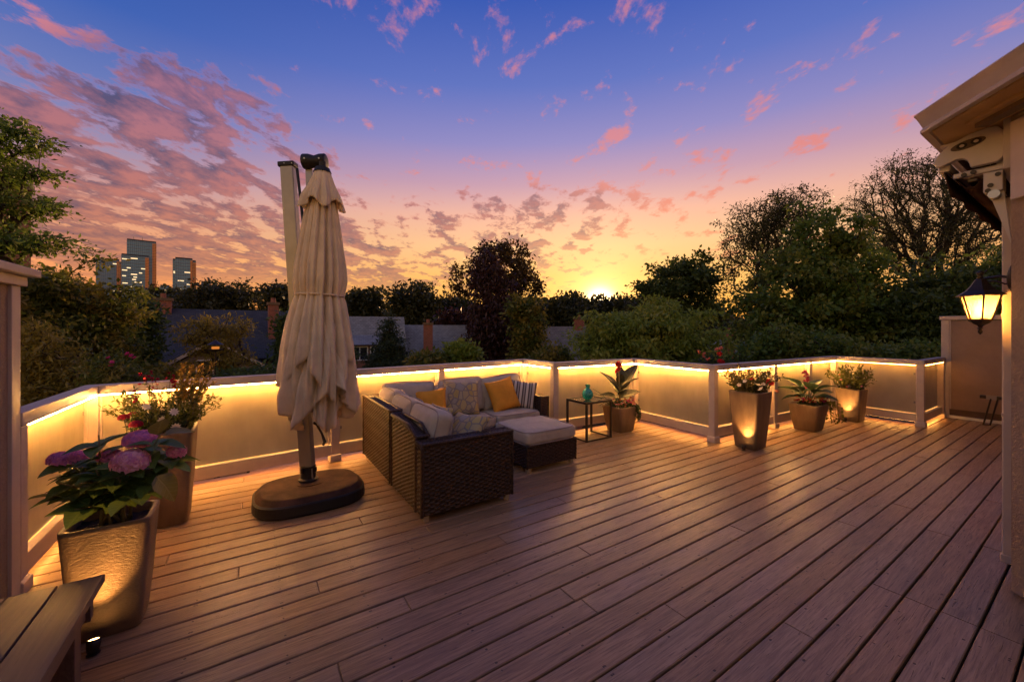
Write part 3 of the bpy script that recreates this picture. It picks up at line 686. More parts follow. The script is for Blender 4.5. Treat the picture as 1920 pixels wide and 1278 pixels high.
MB().tube([(wx, wy + 0.02, 0.30), (wx * .7, wy * .75, 0.30), (wx * .4, wy * .5, 0.325), (0.0, wy * .2, 0.33)], 0.006, 8).build('scroll', M['iron'], ln)
MB().tube([(-0.005, 0.0, 0.395), (0.02, -0.02, 0.40), (0.035, -0.03, 0.42)], 0.004, 6).build('hook', M['iron'], ln)
pl = bpy.data.lights.new('lantern_light', 'POINT'); pl.energy = 120.0; pl.color = (1.0, 0.48, 0.14); pl.shadow_soft_size = 0.03
po = bpy.data.objects.new('lantern_light', pl); col.objects.link(po); po.parent = ln; po.location = (0, 0, 0.125)

# ------------------------------------------------------------------ bench at the left foreground
bn = thing('wooden_bench', 'low brown plank bench in the left foreground', 'bench', (-0.555, 2.512, 0))
for i in range(4):
    x1 = -0.147 * i; MB().box(x1 - 0.141, x1, -1.75, 0.0, 0.418, 0.45).build('seat_plank', M['bench'], bn, bevel=0.003)
MB().box(-0.11, -0.045, -1.72, -0.03, 0.30, 0.416).build('apron', M['bench'], bn, bevel=0.003)
MB().box(-0.56, -0.03, -0.072, -0.034, 0.29, 0.41).build('apron', M['bench'], bn)
for x, y in ((-0.13, -0.16), (-0.55, -0.16), (-0.13, -1.66), (-0.55, -1.66)):
    MB().box(x, x + 0.075, y, y + 0.075, 0.002, 0.415).build('leg', M['bench'], bn, bevel=0.003)
# ------------------------------------------------------------------ cantilever umbrella, folded
um = thing('cantilever_umbrella', 'folded beige cantilever umbrella on a heavy black base', 'umbrella', (0.45, 4.08, 0))
def sup(a, b, e, z, n=48, cx=0, cy=0):
    out = []
    for i in range(n):
        th = 2 * math.pi * i / n; c, s = math.cos(th), math.sin(th)
        out.append((cx + a * math.copysign(abs(c) ** (2 / e), c), cy + b * math.copysign(abs(s) ** (2 / e), s), z))
    return out
bs = MB().loft([sup(.44, .36, 3, .002), sup(.455, .375, 3, .02), sup(.45, .37, 3, .095), sup(.435, .355, 3, .105)]).build('base', M['black'], um)
MB().loft([sup(.434, .354, 3, .1055), sup(.40, .315, 3, .142), sup(.39, .305, 3, .146)]).build('base_lid', M['basebrown'], bs)
MB().loft([sup(.11, .09, 2.2, .1465), sup(.11, .09, 2.2, .152)]).build('base_disc', M['basebrown'], bs)
def w2u(v): return Vector(v) - um.location
foot_p = Vector((0.44, 4.15, 0.0)); ft = w2u(foot_p)
hubc = MB(); hubc.lathe([(.085, .152), (.085, .17), (.062, .18), (.058, .27), (.066, .275), (.066, .29)], 20, ft.x, ft.y)
ho = hubc.build('pole_socket', M['black'], um, bevel=0.003)
for a in (0.4, 2.2, 4.1): MB().box(-.012, .012, .05, .075, .235, .275).build('clamp', M['black'], ho, loc=(ft.x, ft.y, 0), rot=(0, 0, a))
ptop = w2u(spot(540, 312, 3.72)); pbot = Vector((ft.x, ft.y, 0.16))
def rect_bar(a, b, w, d, ang):
    a, b = Vector(a), Vector(b); t = (b - a).normalized()
    x = Vector((math.cos(ang), math.sin(ang), 0)); x = (x - t * x.dot(t)).normalized(); y = t.cross(x)
    r = lambda p: [p + x * sx * w / 2 + y * sy * d / 2 for sx, sy in ((-1, -1), (1, -1), (1, 1), (-1, 1))]
    return MB().loft([r(a), r(b)])
rect_bar(pbot, ptop, .118, .075, -YAW).build('pole', M['alu'], um, bevel=.010)
tdir = (ptop - pbot).normalized()
cp = rect_bar(ptop - tdir * .012, ptop + tdir * .035, .150, .095, -YAW).build('pole_cap', M['black'], um, bevel=.010)
ax = Vector((math.cos(-YAW), math.sin(-YAW), 0))
for s in (-.02, .05): MB().tube([ptop + ax * s + Vector((-.03 * SI, -.05 * CO, .012)), ptop + ax * s + Vector((-.03 * SI, -.056 * CO, .012))], .006, 8).build('rivet', M['chrome'], cp)
CXY = w2u(spot(598, 600, 3.55)); CXY.z = 0
hd = w2u(spot(590, 303, 3.62))
MB().tube([ptop + ax * .085 + Vector((0, 0, -.02)), w2u(spot(571, 440, 3.62)), w2u(spot(576, 560, 3.6))], .013, 8).build('strut', M['black'], um)
rect_bar(w2u(spot(581, 318, 3.66)), w2u(spot(590, 560, 3.6)), .062, .055, -YAW).build('arm', M['alu'], um, bevel=.006)
hb = MB(); hb.tube([hd - ax * .105, hd - ax * .098, hd - ax * .05, hd, hd + ax * .05, hd + ax * .098, hd + ax * .105], [.052, .066, .066, .052, .066, .068, .05], 16)
ho2 = hb.build('hinge_head', M['black'], um, smooth=True)
for s in (-.07, .06): MB().tube([hd + ax * s + Vector((-.05 * SI, -.072 * CO, .0)), hd + ax * s + Vector((-.055 * SI, -.082 * CO, 0))], .008, 8).build('rivet', M['chrome'], ho2)
MB().lathe([(.02, 2.93), (.075, 2.945), (.06, 2.985), (.03, 3.0), (.03, 3.04)], 16, CXY.x + .032 * CO, CXY.y - .032 * SI).build('crown_cap', M['black'], um)
def canopy_layer(name, prof, folds, amp0, amp1, hem, seed, nth=220, nz=46, twist=0.25, mat='canopy'):
    rg = np.random.default_rng(seed); th = np.linspace(0, 2 * math.pi, nth, endpoint=False)
    zs = np.array([p[0] for p in prof]); rs = np.array([p[1] for p in prof])
    ph = rg.uniform(0, 6.28, 6); hemz = hem(th)
    V = []
    for k in range(nz):
        a = k / (nz - 1)
        z = zs[0] + (hemz - zs[0]) * a
        Rr = np.interp(-z, -zs, rs)
        amp = amp0 + (amp1 - amp0) * a
        tw = twist * a
        f = .75 * (2 * np.abs(np.sin(folds / 2 * (th + tw) + ph[0])) ** .7 - 1) + .30 * np.sin((folds + 5) * th + ph[1] + 3 * tw) + .25 * np.sin(5 * th + ph[2] - 2 * tw) + .14 * np.sin(31 * th + ph[3] + 5 * a) + .08 * np.sin(53 * th + ph[4] - 7 * a)
        r = Rr * (1 + amp * f)
        lean = .034 * np.clip((z - 1.6) / 1.4, 0, 1)
        V.append(np.stack([CXY.x + lean * CO + r * np.cos(th), CXY.y - lean * SI + r * np.sin(th), z], 1))
    V = np.concatenate(V)
    F = []
    idx = np.arange(nth); nx_ = (idx + 1) % nth
    for k in range(nz - 1): F.append(np.stack([k * nth + idx, k * nth + nx_, (k + 1) * nth + nx_, (k + 1) * nth + idx], 1)[:, ::-1])
    me = new_mesh(name, V, np.concatenate(F)); o = ob(name, me, M[mat], um, smooth=True)
    s = o.modifiers.new('thick', 'SOLIDIFY'); s.thickness = .003; return o
prof_main = [(2.95, .060), (2.70, .100), (2.585, .120), (2.35, .152), (2.11, .182), (1.98, .190), (1.87, .176), (1.845, .168), (1.80, .184), (1.635, .216), (1.40, .250), (1.20, .268), (1.05, .270), (.6, .256)]
zig = lambda th, n, p: np.abs(((th * n / (2 * math.pi) + p) % 1) * 2 - 1)
canopy_layer('canopy', prof_main, 15, .12, .24, lambda th: .96 + .36 * zig(th, 4, .30) - .06 * np.sin(th * 3), 3)
canopy_layer('canopy_fold', [(1.60, .19), (1.3, .235), (1.0, .255), (.6, .25)], 11, .20, .36, lambda th: .74 + .36 * zig(th, 3, .62), 8, nz=26, twist=.4)
canopy_layer('canopy_fold', [(1.4, .12), (1.1, .175), (.6, .185)], 9, .2, .36, lambda th: .66 + .26 * zig(th, 3, .15), 11, nz=22, twist=.5)
canopy_layer('top_flap', [(2.965, .058), (2.84, .10), (2.72, .150), (2.6, .172)], 9, .05, .17, lambda th: 2.600 + .085 * np.sin(th * 2.5 + .8) ** 2, 21, nz=16, twist=.05)
ts = MB(); ts.tube([(CXY.x + .196 * math.cos(a) * (1 + .03 * math.sin(9 * a)) + .006, CXY.y + .196 * math.sin(a) * (1 + .03 * math.sin(9 * a)), 1.853 + .004 * math.sin(2 * a)) for a in np.linspace(0, 2 * math.pi, 60)], .009, 6, False)
ts.build('tie_strap', M['canopy'], um, smooth=True)
ck = w2u(spot(588, 792, 3.58))
MB().tube([ck, ck + ax * .03 + Vector((0, 0, -.02)), ck + ax * .075 + Vector((0, 0, -.10)), ck + ax * .10 + Vector((0, 0, -.17)), ck + ax * .085 + Vector((0, 0, -.20))], [.012, .010, .010, .014, .012], 8).build('crank_handle', M['black'], um)

# ------------------------------------------------------------------ wicker
def weave_patch(mb_v, mb_f, c00, c10, c11, c01, pit=.044, row=.018, amp=.0065):
    c00, c10, c11, c01 = [np.array(c, float) for c in (c00, c10, c11, c01)]
    w = (np.linalg.norm(c10 - c00) + np.linalg.norm(c11 - c01)) / 2; h = (np.linalg.norm(c01 - c00) + np.linalg.norm(c11 - c10)) / 2
    nP = max(2, int(round(w / pit))); nR = max(2, int(round(h / row)))
    s = np.linspace(0, nP, nP * 4 + 1); fr = np.array([0.04, .5, .96]); tt = (np.arange(nR)[:, None] + fr[None]).ravel(); rowi = np.repeat(np.arange(nR), 3)
    bul = np.tile(np.array([0.0, 1.0, 0.0]), nR)
    S, T = np.meshgrid(s / nP, tt / nR)
    wob = 0.6 + .4 * np.sin(rowi * 12.9898) ** 2
    D = amp * (np.cos(math.pi * s)[None, :] * (np.where(rowi % 2, 1.0, -1.0) * wob)[:, None] * .9 + 1.1 * bul[:, None] - .5)
    nrm = np.cross(c10 - c00, c01 - c00); nrm /= np.linalg.norm(nrm)
    P = ((1 - S) * (1 - T))[..., None] * c00 + (S * (1 - T))[..., None] * c10 + (S * T)[..., None] * c11 + ((1 - S) * T)[..., None] * c01 + D[..., None] * nrm
    r, c = S.shape; b = sum(len(v) for v in mb_v); I = np.arange(r * c).reshape(r, c) + b
    mb_v.append(P.reshape(-1, 3)); mb_f.append(np.stack([I[:-1, :-1], I[:-1, 1:], I[1:, 1:], I[1:, :-1]], -1).reshape(-1, 4))
def wick(name, parent, x0, x1, y0, y1, z0, z1, faces, zslope=None):
    """woven block; zslope(x, y) gives the height of its top edge"""
    zf = zslope or (lambda x, y: z1)
    e = .007
    V = [(x0 + e, y0 + e, z0 + e), (x1 - e, y0 + e, z0 + e), (x1 - e, y1 - e, z0 + e), (x0 + e, y1 - e, z0 + e)] + [(x, y, zf(x, y) - e) for x, y in ((x0 + e, y0 + e), (x1 - e, y0 + e), (x1 - e, y1 - e), (x0 + e, y1 - e))]
    core = MB().add(V, [(3, 2, 1, 0), (4, 5, 6, 7), (0, 1, 5, 4), (1, 2, 6, 5), (2, 3, 7, 6), (3, 0, 4, 7)]).build(name, M['wickcore'], parent)
    v, f = [], []
    P = lambda x, y, top: (x, y, zf(x, y) if top else z0)
    if '-y' in faces: weave_patch(v, f, P(x0, y0, 0), P(x1, y0, 0), P(x1, y0, 1), P(x0, y0, 1))
    if '+y' in faces: weave_patch(v, f, P(x1, y1, 0), P(x0, y1, 0), P(x0, y1, 1), P(x1, y1, 1))
    if '-x' in faces: weave_patch(v, f, P(x0, y1, 0), P(x0, y0, 0), P(x0, y0, 1), P(x0, y1, 1), pit=.038, row=.0175)
    if '+x' in faces: weave_patch(v, f, P(x1, y0, 0), P(x1, y1, 0), P(x1, y1, 1), P(x1, y0, 1))
    if 'z' in faces:
        if x1 - x0 < y1 - y0: weave_patch(v, f, P(x0, y0, 1), P(x1, y0, 1), P(x1, y1, 1), P(x0, y1, 1), pit=.03, row=.016, amp=.005)
        else: weave_patch(v, f, P(x1, y0, 1), P(x1, y1, 1), P(x0, y1, 1), P(x0, y0, 1), pit=.03, row=.016, amp=.005)
    if v:
        me = new_mesh('weave', np.concatenate(v), np.concatenate(f)); w = ob('weave', me, M['wicker'], core, smooth=True)
        ed = MB()                                        # rounded braid along the edges
        for a, b in (((x0, y0), (x1, y0)), ((x1, y0), (x1, y1)), ((x1, y1), (x0, y1)), ((x0, y1), (x0, y0))):
            n = max(2, int(math.dist(a, b) / .02)); pts = []
            for i in range(n + 1):
                s = i / n; x, y = a[0] + (b[0] - a[0]) * s, a[1] + (b[1] - a[1]) * s
                pts.append((x, y, zf(x, y) - .004 + .002 * (i % 2)))
            ed.tube(pts, [.014 if i % 2 else .0175 for i in range(n + 1)], 7)
        for x, y in ((x0, y0), (x1, y0), (x1, y1), (x0, y1)):
            ed.tube([(x, y, z0 + (zf(x, y) - z0) * k / 12) for k in range(13)], [.012 if k % 2 else .0145 for k in range(13)], 7)
        ed.build('edge_braid', M['wicker'], core, smooth=True)
    return core
def feet(parent, pts):
    for x, y in pts: MB().box(x - .022, x + .022, y - .022, y + .022, .002, .055).build('foot', M['foot'], parent, bevel=.003)
SZ = .29
s1 = thing('sofa_section', 'dark wicker sofa end with woven front arm, nearest the camera', 'sofa', (1.13, 3.05, 0), group='wicker sectional pieces')
wick('arm', s1, .004, .86, 0.0, .13, .055, .63, ('-y', '+y', '+x', '-x', 'z'))
wick('back', s1, 0.0, .11, .131, .80, .055, .74, ('-x', '+x', 'z', '+y'), lambda x, y: .735 if y > .3 else .665 + .07 * (y - .131) / .169)
wick('seat_base', s1, .111, .85, .131, .80, .055, SZ, ('+x',))
feet(s1, [(.05, .04), (.82, .04), (.05, .74), (.82, .74)])
s2 = thing('sofa_section', 'dark wicker corner sofa piece with black frame joint beside the umbrella', 'sofa', (1.13, 3.915, 0), group='wicker sectional pieces')
wick('back', s2, 0.0, .11, 0.0, 1.10, .055, .755, ('-x', '+x', 'z', '-y'))
wick('back', s2, .111, .87, 0.99, 1.10, .055, .755, ('-y', 'z'))
wick('seat_base', s2, .111, .85, 0.0, .989, .055, SZ, ('+x',))
MB().box(.012, .10, -.058, -.008, .05, .745).build('frame_post', M['black'], s2)
feet(s2, [(.05, .04), (.05, .50), (.05, 1.08), (.80, .05), (.80, 1.0)])
s3 = thing('sofa_section', 'dark wicker two-seat sofa along the railing with right arm', 'sofa', (2.005, 4.44, 0), group='wicker sectional pieces')
wick('seat_base', s3, 0.0, 1.37, 0.0, .60, .055, SZ, ('-y',))
wick('back', s3, 0.0, 1.50, .601, .71, .055, .74, ('-y', 'z'))
wick('arm', s3, 1.371, 1.50, 0.0, .60, .055, .61, ('-y', '+x', '-x', 'z'))
feet(s3, [(.05, .04), (1.45, .04), (.05, .66), (1.45, .66)])
ot = thing('ottoman', 'square dark wicker ottoman in front of the sofa', 'ottoman', (2.47, 3.49, 0))
wick('ottoman_base', ot, 0, .69, 0, .66, .055, .295, ('-y', '-x', '+x', 'z'))
feet(ot, [(.04, .04), (.65, .04), (.04, .62), (.65, .62)])

# ------------------------------------------------------------------ cushions and pillows
def rounded_box(w, d, h, r, n=14, bulge=.12, sag=0.0):
    bm = bmesh.new(); bmesh.ops.create_cube(bm, size=2.0)
    bmesh.ops.subdivide_edges(bm, edges=bm.edges[:], cuts=n, use_grid_fill=True)
    rg = random.Random(int(w * 1000 + d * 77))
    ph = [rg.uniform(0, 6) for _ in range(4)]
    for v in bm.verts:
        x, y, z = v.co.x * w / 2, v.co.y * d / 2, v.co.z * h / 2
        cx, cy, cz = [max(-L + r, min(L - r, q)) for q, L in ((x, w / 2), (y, d / 2), (z, h / 2))]
        k = Vector((x - cx, y - cy, z - cz))
        if k.length > 1e-6:
            m = max(abs(k.x), abs(k.y), abs(k.z)); k = k.normalized() * m
        p = Vector((cx, cy, cz)) + k
        u, t = v.co.x, v.co.y
        p.z += math.copysign(1, v.co.z) * abs(v.co.z) * h * bulge * (1 - u ** 4) * (1 - t ** 4) - sag * (1 - u * u) * (1 - t * t)
        p.z += .004 * math.sin(9 * u + ph[0]) * math.sin(7 * t + ph[1])
        p.x += .004 * math.sin(6 * t + ph[2]); p.y += .004 * math.sin(6 * u + ph[3])
        v.co = p
    me = bpy.data.meshes.new('cushion'); bm.to_mesh(me); bm.free(); return me
def piping(parent, w, d, h, r):
    for z in (h / 2 - .004, -h / 2 + .004):
        pts = []
        for i in range(49):
            a = 2 * math.pi * i / 48; c, s = math.cos(a), math.sin(a); e = 7
            pts.append((w / 2 * math.copysign(abs(c) ** (2 / e), c) * 1.0, d / 2 * math.copysign(abs(s) ** (2 / e), s) * 1.0, z))
        MB().tube(pts, .0055, 6, False).build('piping', M['pipe'], parent, smooth=True)
def seat_cushion(label, x0, x1, y0, y1, z0, h=.13, group='taupe seat cushions', cat='cushion'):
    w, d = x1 - x0, y1 - y0
    o = ob('seat_cushion', rounded_box(w, d, h, .035, bulge=.16), M['cush'], None, ((x0 + x1) / 2, (y0 + y1) / 2, z0 + h / 2), smooth=True)
    tag(o, label, cat, group); piping(o, w, d, h, .035); return o
seat_cushion('taupe seat cushion on the near sofa end behind the woven arm', 1.25, 1.98, 3.19, 3.84, SZ + .006)
seat_cushion('taupe seat cushion on the corner sofa piece', 1.25, 1.99, 3.90, 4.89, SZ + .006)
seat_cushion('taupe seat cushion under the stone-print pillow', 2.015, 2.655, 4.43, 5.03, SZ + .006)
seat_cushion('taupe seat cushion under the square orange pillow and striped pillow', 2.67, 3.365, 4.43, 5.03, SZ + .006)
seat_cushion('plump taupe top cushion on the wicker ottoman', 2.455, 3.165, 3.475, 4.155, .305, .135, None)
def back_cushion(label, w, h, t, loc, rz, tilt, roll=0.0):
    me = rounded_box(w, h, t, .05, bulge=.30)
    for v in me.vertices: v.co = (v.co.x, -v.co.z, v.co.y)        # stand it up, thickness along y
    o = ob('back_cushion', me, M['cush'], None, loc, (tilt, roll, rz), smooth=True); tag(o, label, 'cushion', 'taupe back cushions')
    pts = []
    for i in range(49):
        a = 2 * math.pi * i / 48; c, s = math.cos(a), math.sin(a); e = 6
        pts.append((w / 2 * math.copysign(abs(c) ** (2 / e), c), -t / 2 * .82, h / 2 * math.copysign(abs(s) ** (2 / e), s)))
    MB().tube(pts, .006, 6, False).build('piping', M['pipe'], o, smooth=True)
    MB().tube([(p[0], -p[1], p[2]) for p in pts], .006, 6, False).build('piping', M['pipe'], o, smooth=True)
    return o
back_cushion('taupe back cushion standing behind the near woven arm', .62, .42, .17, (1.37, 3.52, .625), R(-90), R(-14))
back_cushion('taupe back cushion in the middle of the left back, next to the black joint', .56, .42, .16, (1.37, 4.17, .625), R(-90), R(-12))
back_cushion('taupe back cushion nearest the inner corner, on the left back', .52, .44, .16, (1.36, 4.66, .64), R(-90), R(-10))
back_cushion('taupe back cushion behind the corner orange pillow', .66, .46, .16, (1.66, 4.93, .655), 0.0, R(-14), R(2))
back_cushion('slim taupe cushion wedged left of the stone-print pillow', .17, .40, .15, (2.06, 4.83, .62), R(8), R(-8))
back_cushion('taupe back cushion behind the stone-print pillow', .66, .46, .16, (2.38, 4.95, .655), 0.0, R(-14), R(-2))
back_cushion('tall taupe back cushion behind the larger orange pillow', .68, .46, .16, (3.02, 4.95, .655), 0.0, R(-14), R(-5))
def pillow(name, label, w, h, t, mat, loc, rz, tilt, roll=0.0, crumple=0.0):
    n = 22; g = np.linspace(-1, 1, n)
    U, Vv = np.meshgrid(g, g)
    X = w / 2 * U * (1 - .10 * (1 - Vv ** 2)); Z = h / 2 * Vv * (1 - .10 * (1 - U ** 2))
    T = t / 2 * np.clip(1 - U ** 4, 0, 1) ** .55 * np.clip(1 - Vv ** 4, 0, 1) ** .55
    T = T * (1 + .05 * np.sin(5 * U + 2) * np.sin(4 * Vv + 1))
    Z = Z - crumple * (1 - U ** 2) * (1 + Vv) * h * .25
    a = np.stack([X, -T, Z], -1).reshape(-1, 3); b = np.stack([X, T, Z], -1).reshape(-1, 3)
    I = np.arange(n * n).reshape(n, n); q = np.stack([I[:-1, :-1], I[:-1, 1:], I[1:, 1:], I[1:, :-1]], -1).reshape(-1, 4)
    me = new_mesh(name, np.concatenate([a, b]), np.concatenate([q, q[:, ::-1] + n * n]))
    bm = bmesh.new(); bm.from_mesh(me); bmesh.ops.remove_doubles(bm, verts=bm.verts[:], dist=.0005); bm.to_mesh(me); bm.free()
    o = ob(name, me, M[mat], None, loc, (tilt, roll, rz), smooth=True); tag(o, label, 'pillow', 'throw pillows'); return o
pillow('throw_pillow', 'orange pillow in the inner corner of the sofa', .40, .40, .15, 'orange', (1.87, 4.70, .615), R(-32), R(-16), R(-8))
pillow('throw_pillow', 'stone-print pillow on the sofa along the railing', .50, .47, .15, 'pebble', (2.30, 4.73, .655), R(-6), R(-20), R(4))
pillow('throw_pillow', 'bright orange square pillow in the middle of the railing sofa', .46, .46, .16, 'orange', (2.93, 4.73, .645), R(2), R(-22), R(-9))
pillow('throw_pillow', 'brown and cream striped pillow by the right arm', .40, .40, .15, 'stripe', (3.24, 4.70, .62), R(-34), R(-12), R(7))
pillow('throw_pillow', 'stone-print pillow lying slanted against the near woven arm', .52, .42, .13, 'pebble', (1.66, 3.39, .585), R(-80), R(-42), R(-4))
pillow('throw_pillow', 'narrow grey stone-print pillow behind the near back cushion', .46, .38, .11, 'pebble', (1.52, 3.72, .625), R(-84), R(-28), R(-2))

# ------------------------------------------------------------------ side table and vase
tb = thing('side_table', 'small dark metal side table with glass top beside the canna pot', 'table', (3.84, 4.02, 0))
TW, TD, TH = .50, .42, .55
fr = MB()
for x0, x1, y0, y1 in ((0, TW, 0, .025), (0, TW, TD - .025, TD), (0, .025, .0255, TD - .0255), (TW - .025, TW, .0255, TD - .0255)): fr.box(x0, x1, y0, y1, TH - .03, TH)
fr.build('top_frame', M['iron'], tb)
MB().box(.026, TW - .026, .026, TD - .026, TH - .014, TH - .004).build('glass_top', M['tglass'], tb)
for x in (0, TW - .025):
    for y in (0, TD - .025): MB().box(x, x + .025, y, y + .025, .002, TH - .031).build('leg', M['iron'], tb)
for x in (0.003, TW - .022): MB().box(x, x + .019, .026, TD - .026, .004, .022).build('floor_bar', M['iron'], tb)
MB().box(.026, TW - .026, .003, .022, .004, .022).build('floor_bar', M['iron'], tb)
vs = thing('vase', 'round turquoise glass vase on the side table', 'vase', (4.03, 4.20, TH))
MB().lathe([(.032, .0), (.055, .012), (.078, .055), (.080, .085), (.066, .125), (.036, .155), (.024, .172), (.024, .190), (.034, .208), (.036, .214), (.030, .212), (.020, .190), (.018, .17)], 28).build('vase_body', M['vase'], vs, smooth=True)
MB().tube([(.026, 0, .165), (.045, 0, .18), (.048, 0, .205), (.034, 0, .208)], .006, 8).build('vase_lip', M['vase'], vs, smooth=True)
# ------------------------------------------------------------------ planters
def pot(label, cx, cy, wt, wb, h, dt=None, group='square tapered planters'):
    o = thing('planter', label, 'planter', (cx, cy, 0), group=group)
    k = (dt or wt) / wt
    e = 8
    prof = [(wb / 2 - .012, .002), (wb / 2, .012), (wb / 2 + (wt - wb) / 2 * .45, h * .38), (wt / 2 - .003, h - .05), (wt / 2, h - .02), (wt / 2, h - .004), (wt / 2 - .004, h), (wt / 2 - .020, h), (wt / 2 - .024, h - .006), (wt / 2 - .032, h - .08)]
    MB().loft([sup(a, a * k, e, z, 56) for a, z in prof], cap=False).build('pot_wall', M['planter'], o, smooth=True)
    n = 14; V = []; F = []
    rg = random.Random(int(cx * 100) + 7)
    for i in range(n + 1):
        for j in range(n + 1):
            V.append(((i / n - .5) * (wt - .064), (j / n - .5) * (wt * k - .064), h - .045 + rg.uniform(-.007, .007)))
    for i in range(n):
        for j in range(n): F.append((i * (n + 1) + j, (i + 1) * (n + 1) + j, (i + 1) * (n + 1) + j + 1, i * (n + 1) + j + 1))
    MB().add(V, F).build('soil', M['soil'], o, smooth=True)
    MB().loft([sup(wb / 2 - .014, (wb / 2 - .014) * k, e, z, 32) for z in (.004, .02)]).build('pot_floor', M['planter'], o)
    return o
pot('bronze hammered planter holding the purple hydrangea, lit from below', -.615, 2.915, .345, .26, .572, .30)
pot('tall bronze planter behind the hydrangea, against the railing corner', -.59, 4.25, .40, .31, .745)
pot('low wide planter of the red canna beside the side table', 4.76, 4.25, .41, .30, .385)
pot('tall planter with white and red petunias lit by a spotlight', 5.52, 2.70, .40, .28, .745)
pot('short planter with hosta leaves and trailing ivy', 7.24, 2.68, .42, .30, .41)
pot('farthest planter with leafy bush, lit from below', 8.60, 2.55, .37, .29, .55)

def ground_spot(label, x, y, ang, energy):
    o = thing('ground_spotlight', label, 'spotlight', (x, y, 0), ang, 'ground spotlights')
    MB().lathe([(.020, .002), (.026, .006), (.012, .012), (.010, .03)], 14).build('foot_plate', M['iron'], o)
    hd = MB().lathe([(.012, -.03), (.022, -.022), (.026, .0), (.027, .03), (.024, .030), (.022, .024)], 18).build('lamp_head', M['iron'], o, loc=(0, 0, .042), rot=(R(-16), 0, 0), smooth=True)
    MB().lathe([(.0215, .022), (.0215, .025)], 16).build('lens', M['lens'], hd)
    l = bpy.data.lights.new('spot_light', 'SPOT'); l.energy = energy; l.color = (1.0, 0.45, 0.11); l.spot_size = R(74); l.spot_blend = 1.0; l.shadow_soft_size = .012
    lo = bpy.data.objects.new('spot_light', l); col.objects.link(lo); lo.parent = o; lo.location = (0, .004, .080)
    lo.rotation_euler = Vector((0, -.12, -1.0)).to_track_quat('Z', 'Y').to_euler()   # shines up, leaning to the pot
    return o
ground_spot('small spotlight at the foot of the hydrangea planter', -.635, 2.690, 0.0, 20.0)
ground_spot('small spotlight at the foot of the tall petunia planter', 5.290, 2.665, R(-90), 46.0)
ground_spot('small spotlight at the foot of the farthest planter', 8.355, 2.56, R(-90), 46.0)

# ------------------------------------------------------------------ plant building blocks
def leaf_mesh(name, prof, fold=.12, droop=.25, wave=0.0, ny=7):
    """unit leaf along +Y; prof(y) is its half width"""
    V = []; F = []
    for i in range(ny + 1):
        y = i / ny; w = prof(y)
        for s in (-1, -.5, 0, .5, 1):
            V.append((w * s, y, fold * abs(s) * w * 2 - droop * y * y + wave * math.sin(y * 11 + s * 2) * abs(s)))
    for i in range(ny):
        for j in range(4): F.append((i * 5 + j, i * 5 + j + 1, i * 5 + j + 6, i * 5 + j + 5))
    me = new_mesh(name, V, F); me.polygons.foreach_set('use_smooth', np.ones(len(me.polygons), dtype=bool)); return me
ovate = lambda w: (lambda y: w * (math.sin(math.pi * min(1, y) ** .75) ** .8) * (1 - .15 * y) + .004)
ML = {}
ML['hyd'] = m_bigleaf('hydrangea_leaf', (0.050, 0.115, 0.022, 1), (0.125, 0.215, 0.042, 1), (0.20, 0.27, 0.07, 1))
ML['hydy'] = m_bigleaf('hydrangea_leaf_yellow', (0.16, 0.15, 0.03, 1), (0.22, 0.19, 0.04, 1), (0.26, 0.22, 0.08, 1))
ML['canna'] = m_bigleaf('canna_leaf', (0.008, 0.013, 0.008, 1), (0.018, 0.026, 0.012, 1), (0.028, 0.028, 0.015, 1))
ML['hosta'] = m_bigleaf('hosta_leaf', (0.022, 0.055, 0.018, 1), (0.04, 0.085, 0.03, 1), (0.06, 0.10, 0.04, 1))
LM = {}
for k, (pf, fo, dr, wv, mt) in {'hyd': (ovate(.36), .16, .30, .012, 'hyd'), 'hydy': (ovate(.38), .12, .42, .02, 'hydy'), 'canna': (ovate(.26), .22, .18, .012, 'canna'),
                                'hosta': (ovate(.34), .20, .40, .01, 'hosta'), 'strap': (lambda y: .035 * (1 - y) ** .5 + .002, .1, .55, 0, 'hosta')}.items():
    LM[k] = leaf_mesh(k + '_leaf', pf, fo, dr, wv); LM[k].materials.append(ML[mt])
def put_leaf(parent, kind, base, d, length, roll=0.0, name='leaf'):
    d = Vector(d).normalized(); up = Vector((0, 0, 1)); x = d.cross(up)
    if x.length < .05: x = Vector((1, 0, 0))
    x.normalize(); z = x.cross(d)
    m = Matrix((x, d, z)).transposed(); m = m @ Matrix.Rotation(roll, 3, 'Y')
    o = ob(name, LM[kind], None, parent, base, m.to_euler()); o.scale = (length,) * 3; return o
def leaves_np(P, D, N, L, W, fold=.12):
    S = np.cross(D, N); S /= np.linalg.norm(S, axis=1, keepdims=True) + 1e-9
    N = np.cross(S, D)
    L = L[:, None]; W = W[:, None]
    V = np.stack([P, P + D * L * .48 + S * W * .5 + N * W * fold, P + D * L, P + D * L * .48 - S * W * .5 + N * W * fold], 1).reshape(-1, 3)
    F = np.arange(len(V)).reshape(-1, 4); return V, F
def unit(a): return a / (np.linalg.norm(a, axis=-1, keepdims=True) + 1e-9)
def rand_dirs(rg, n): return unit(rg.normal(size=(n, 3)))
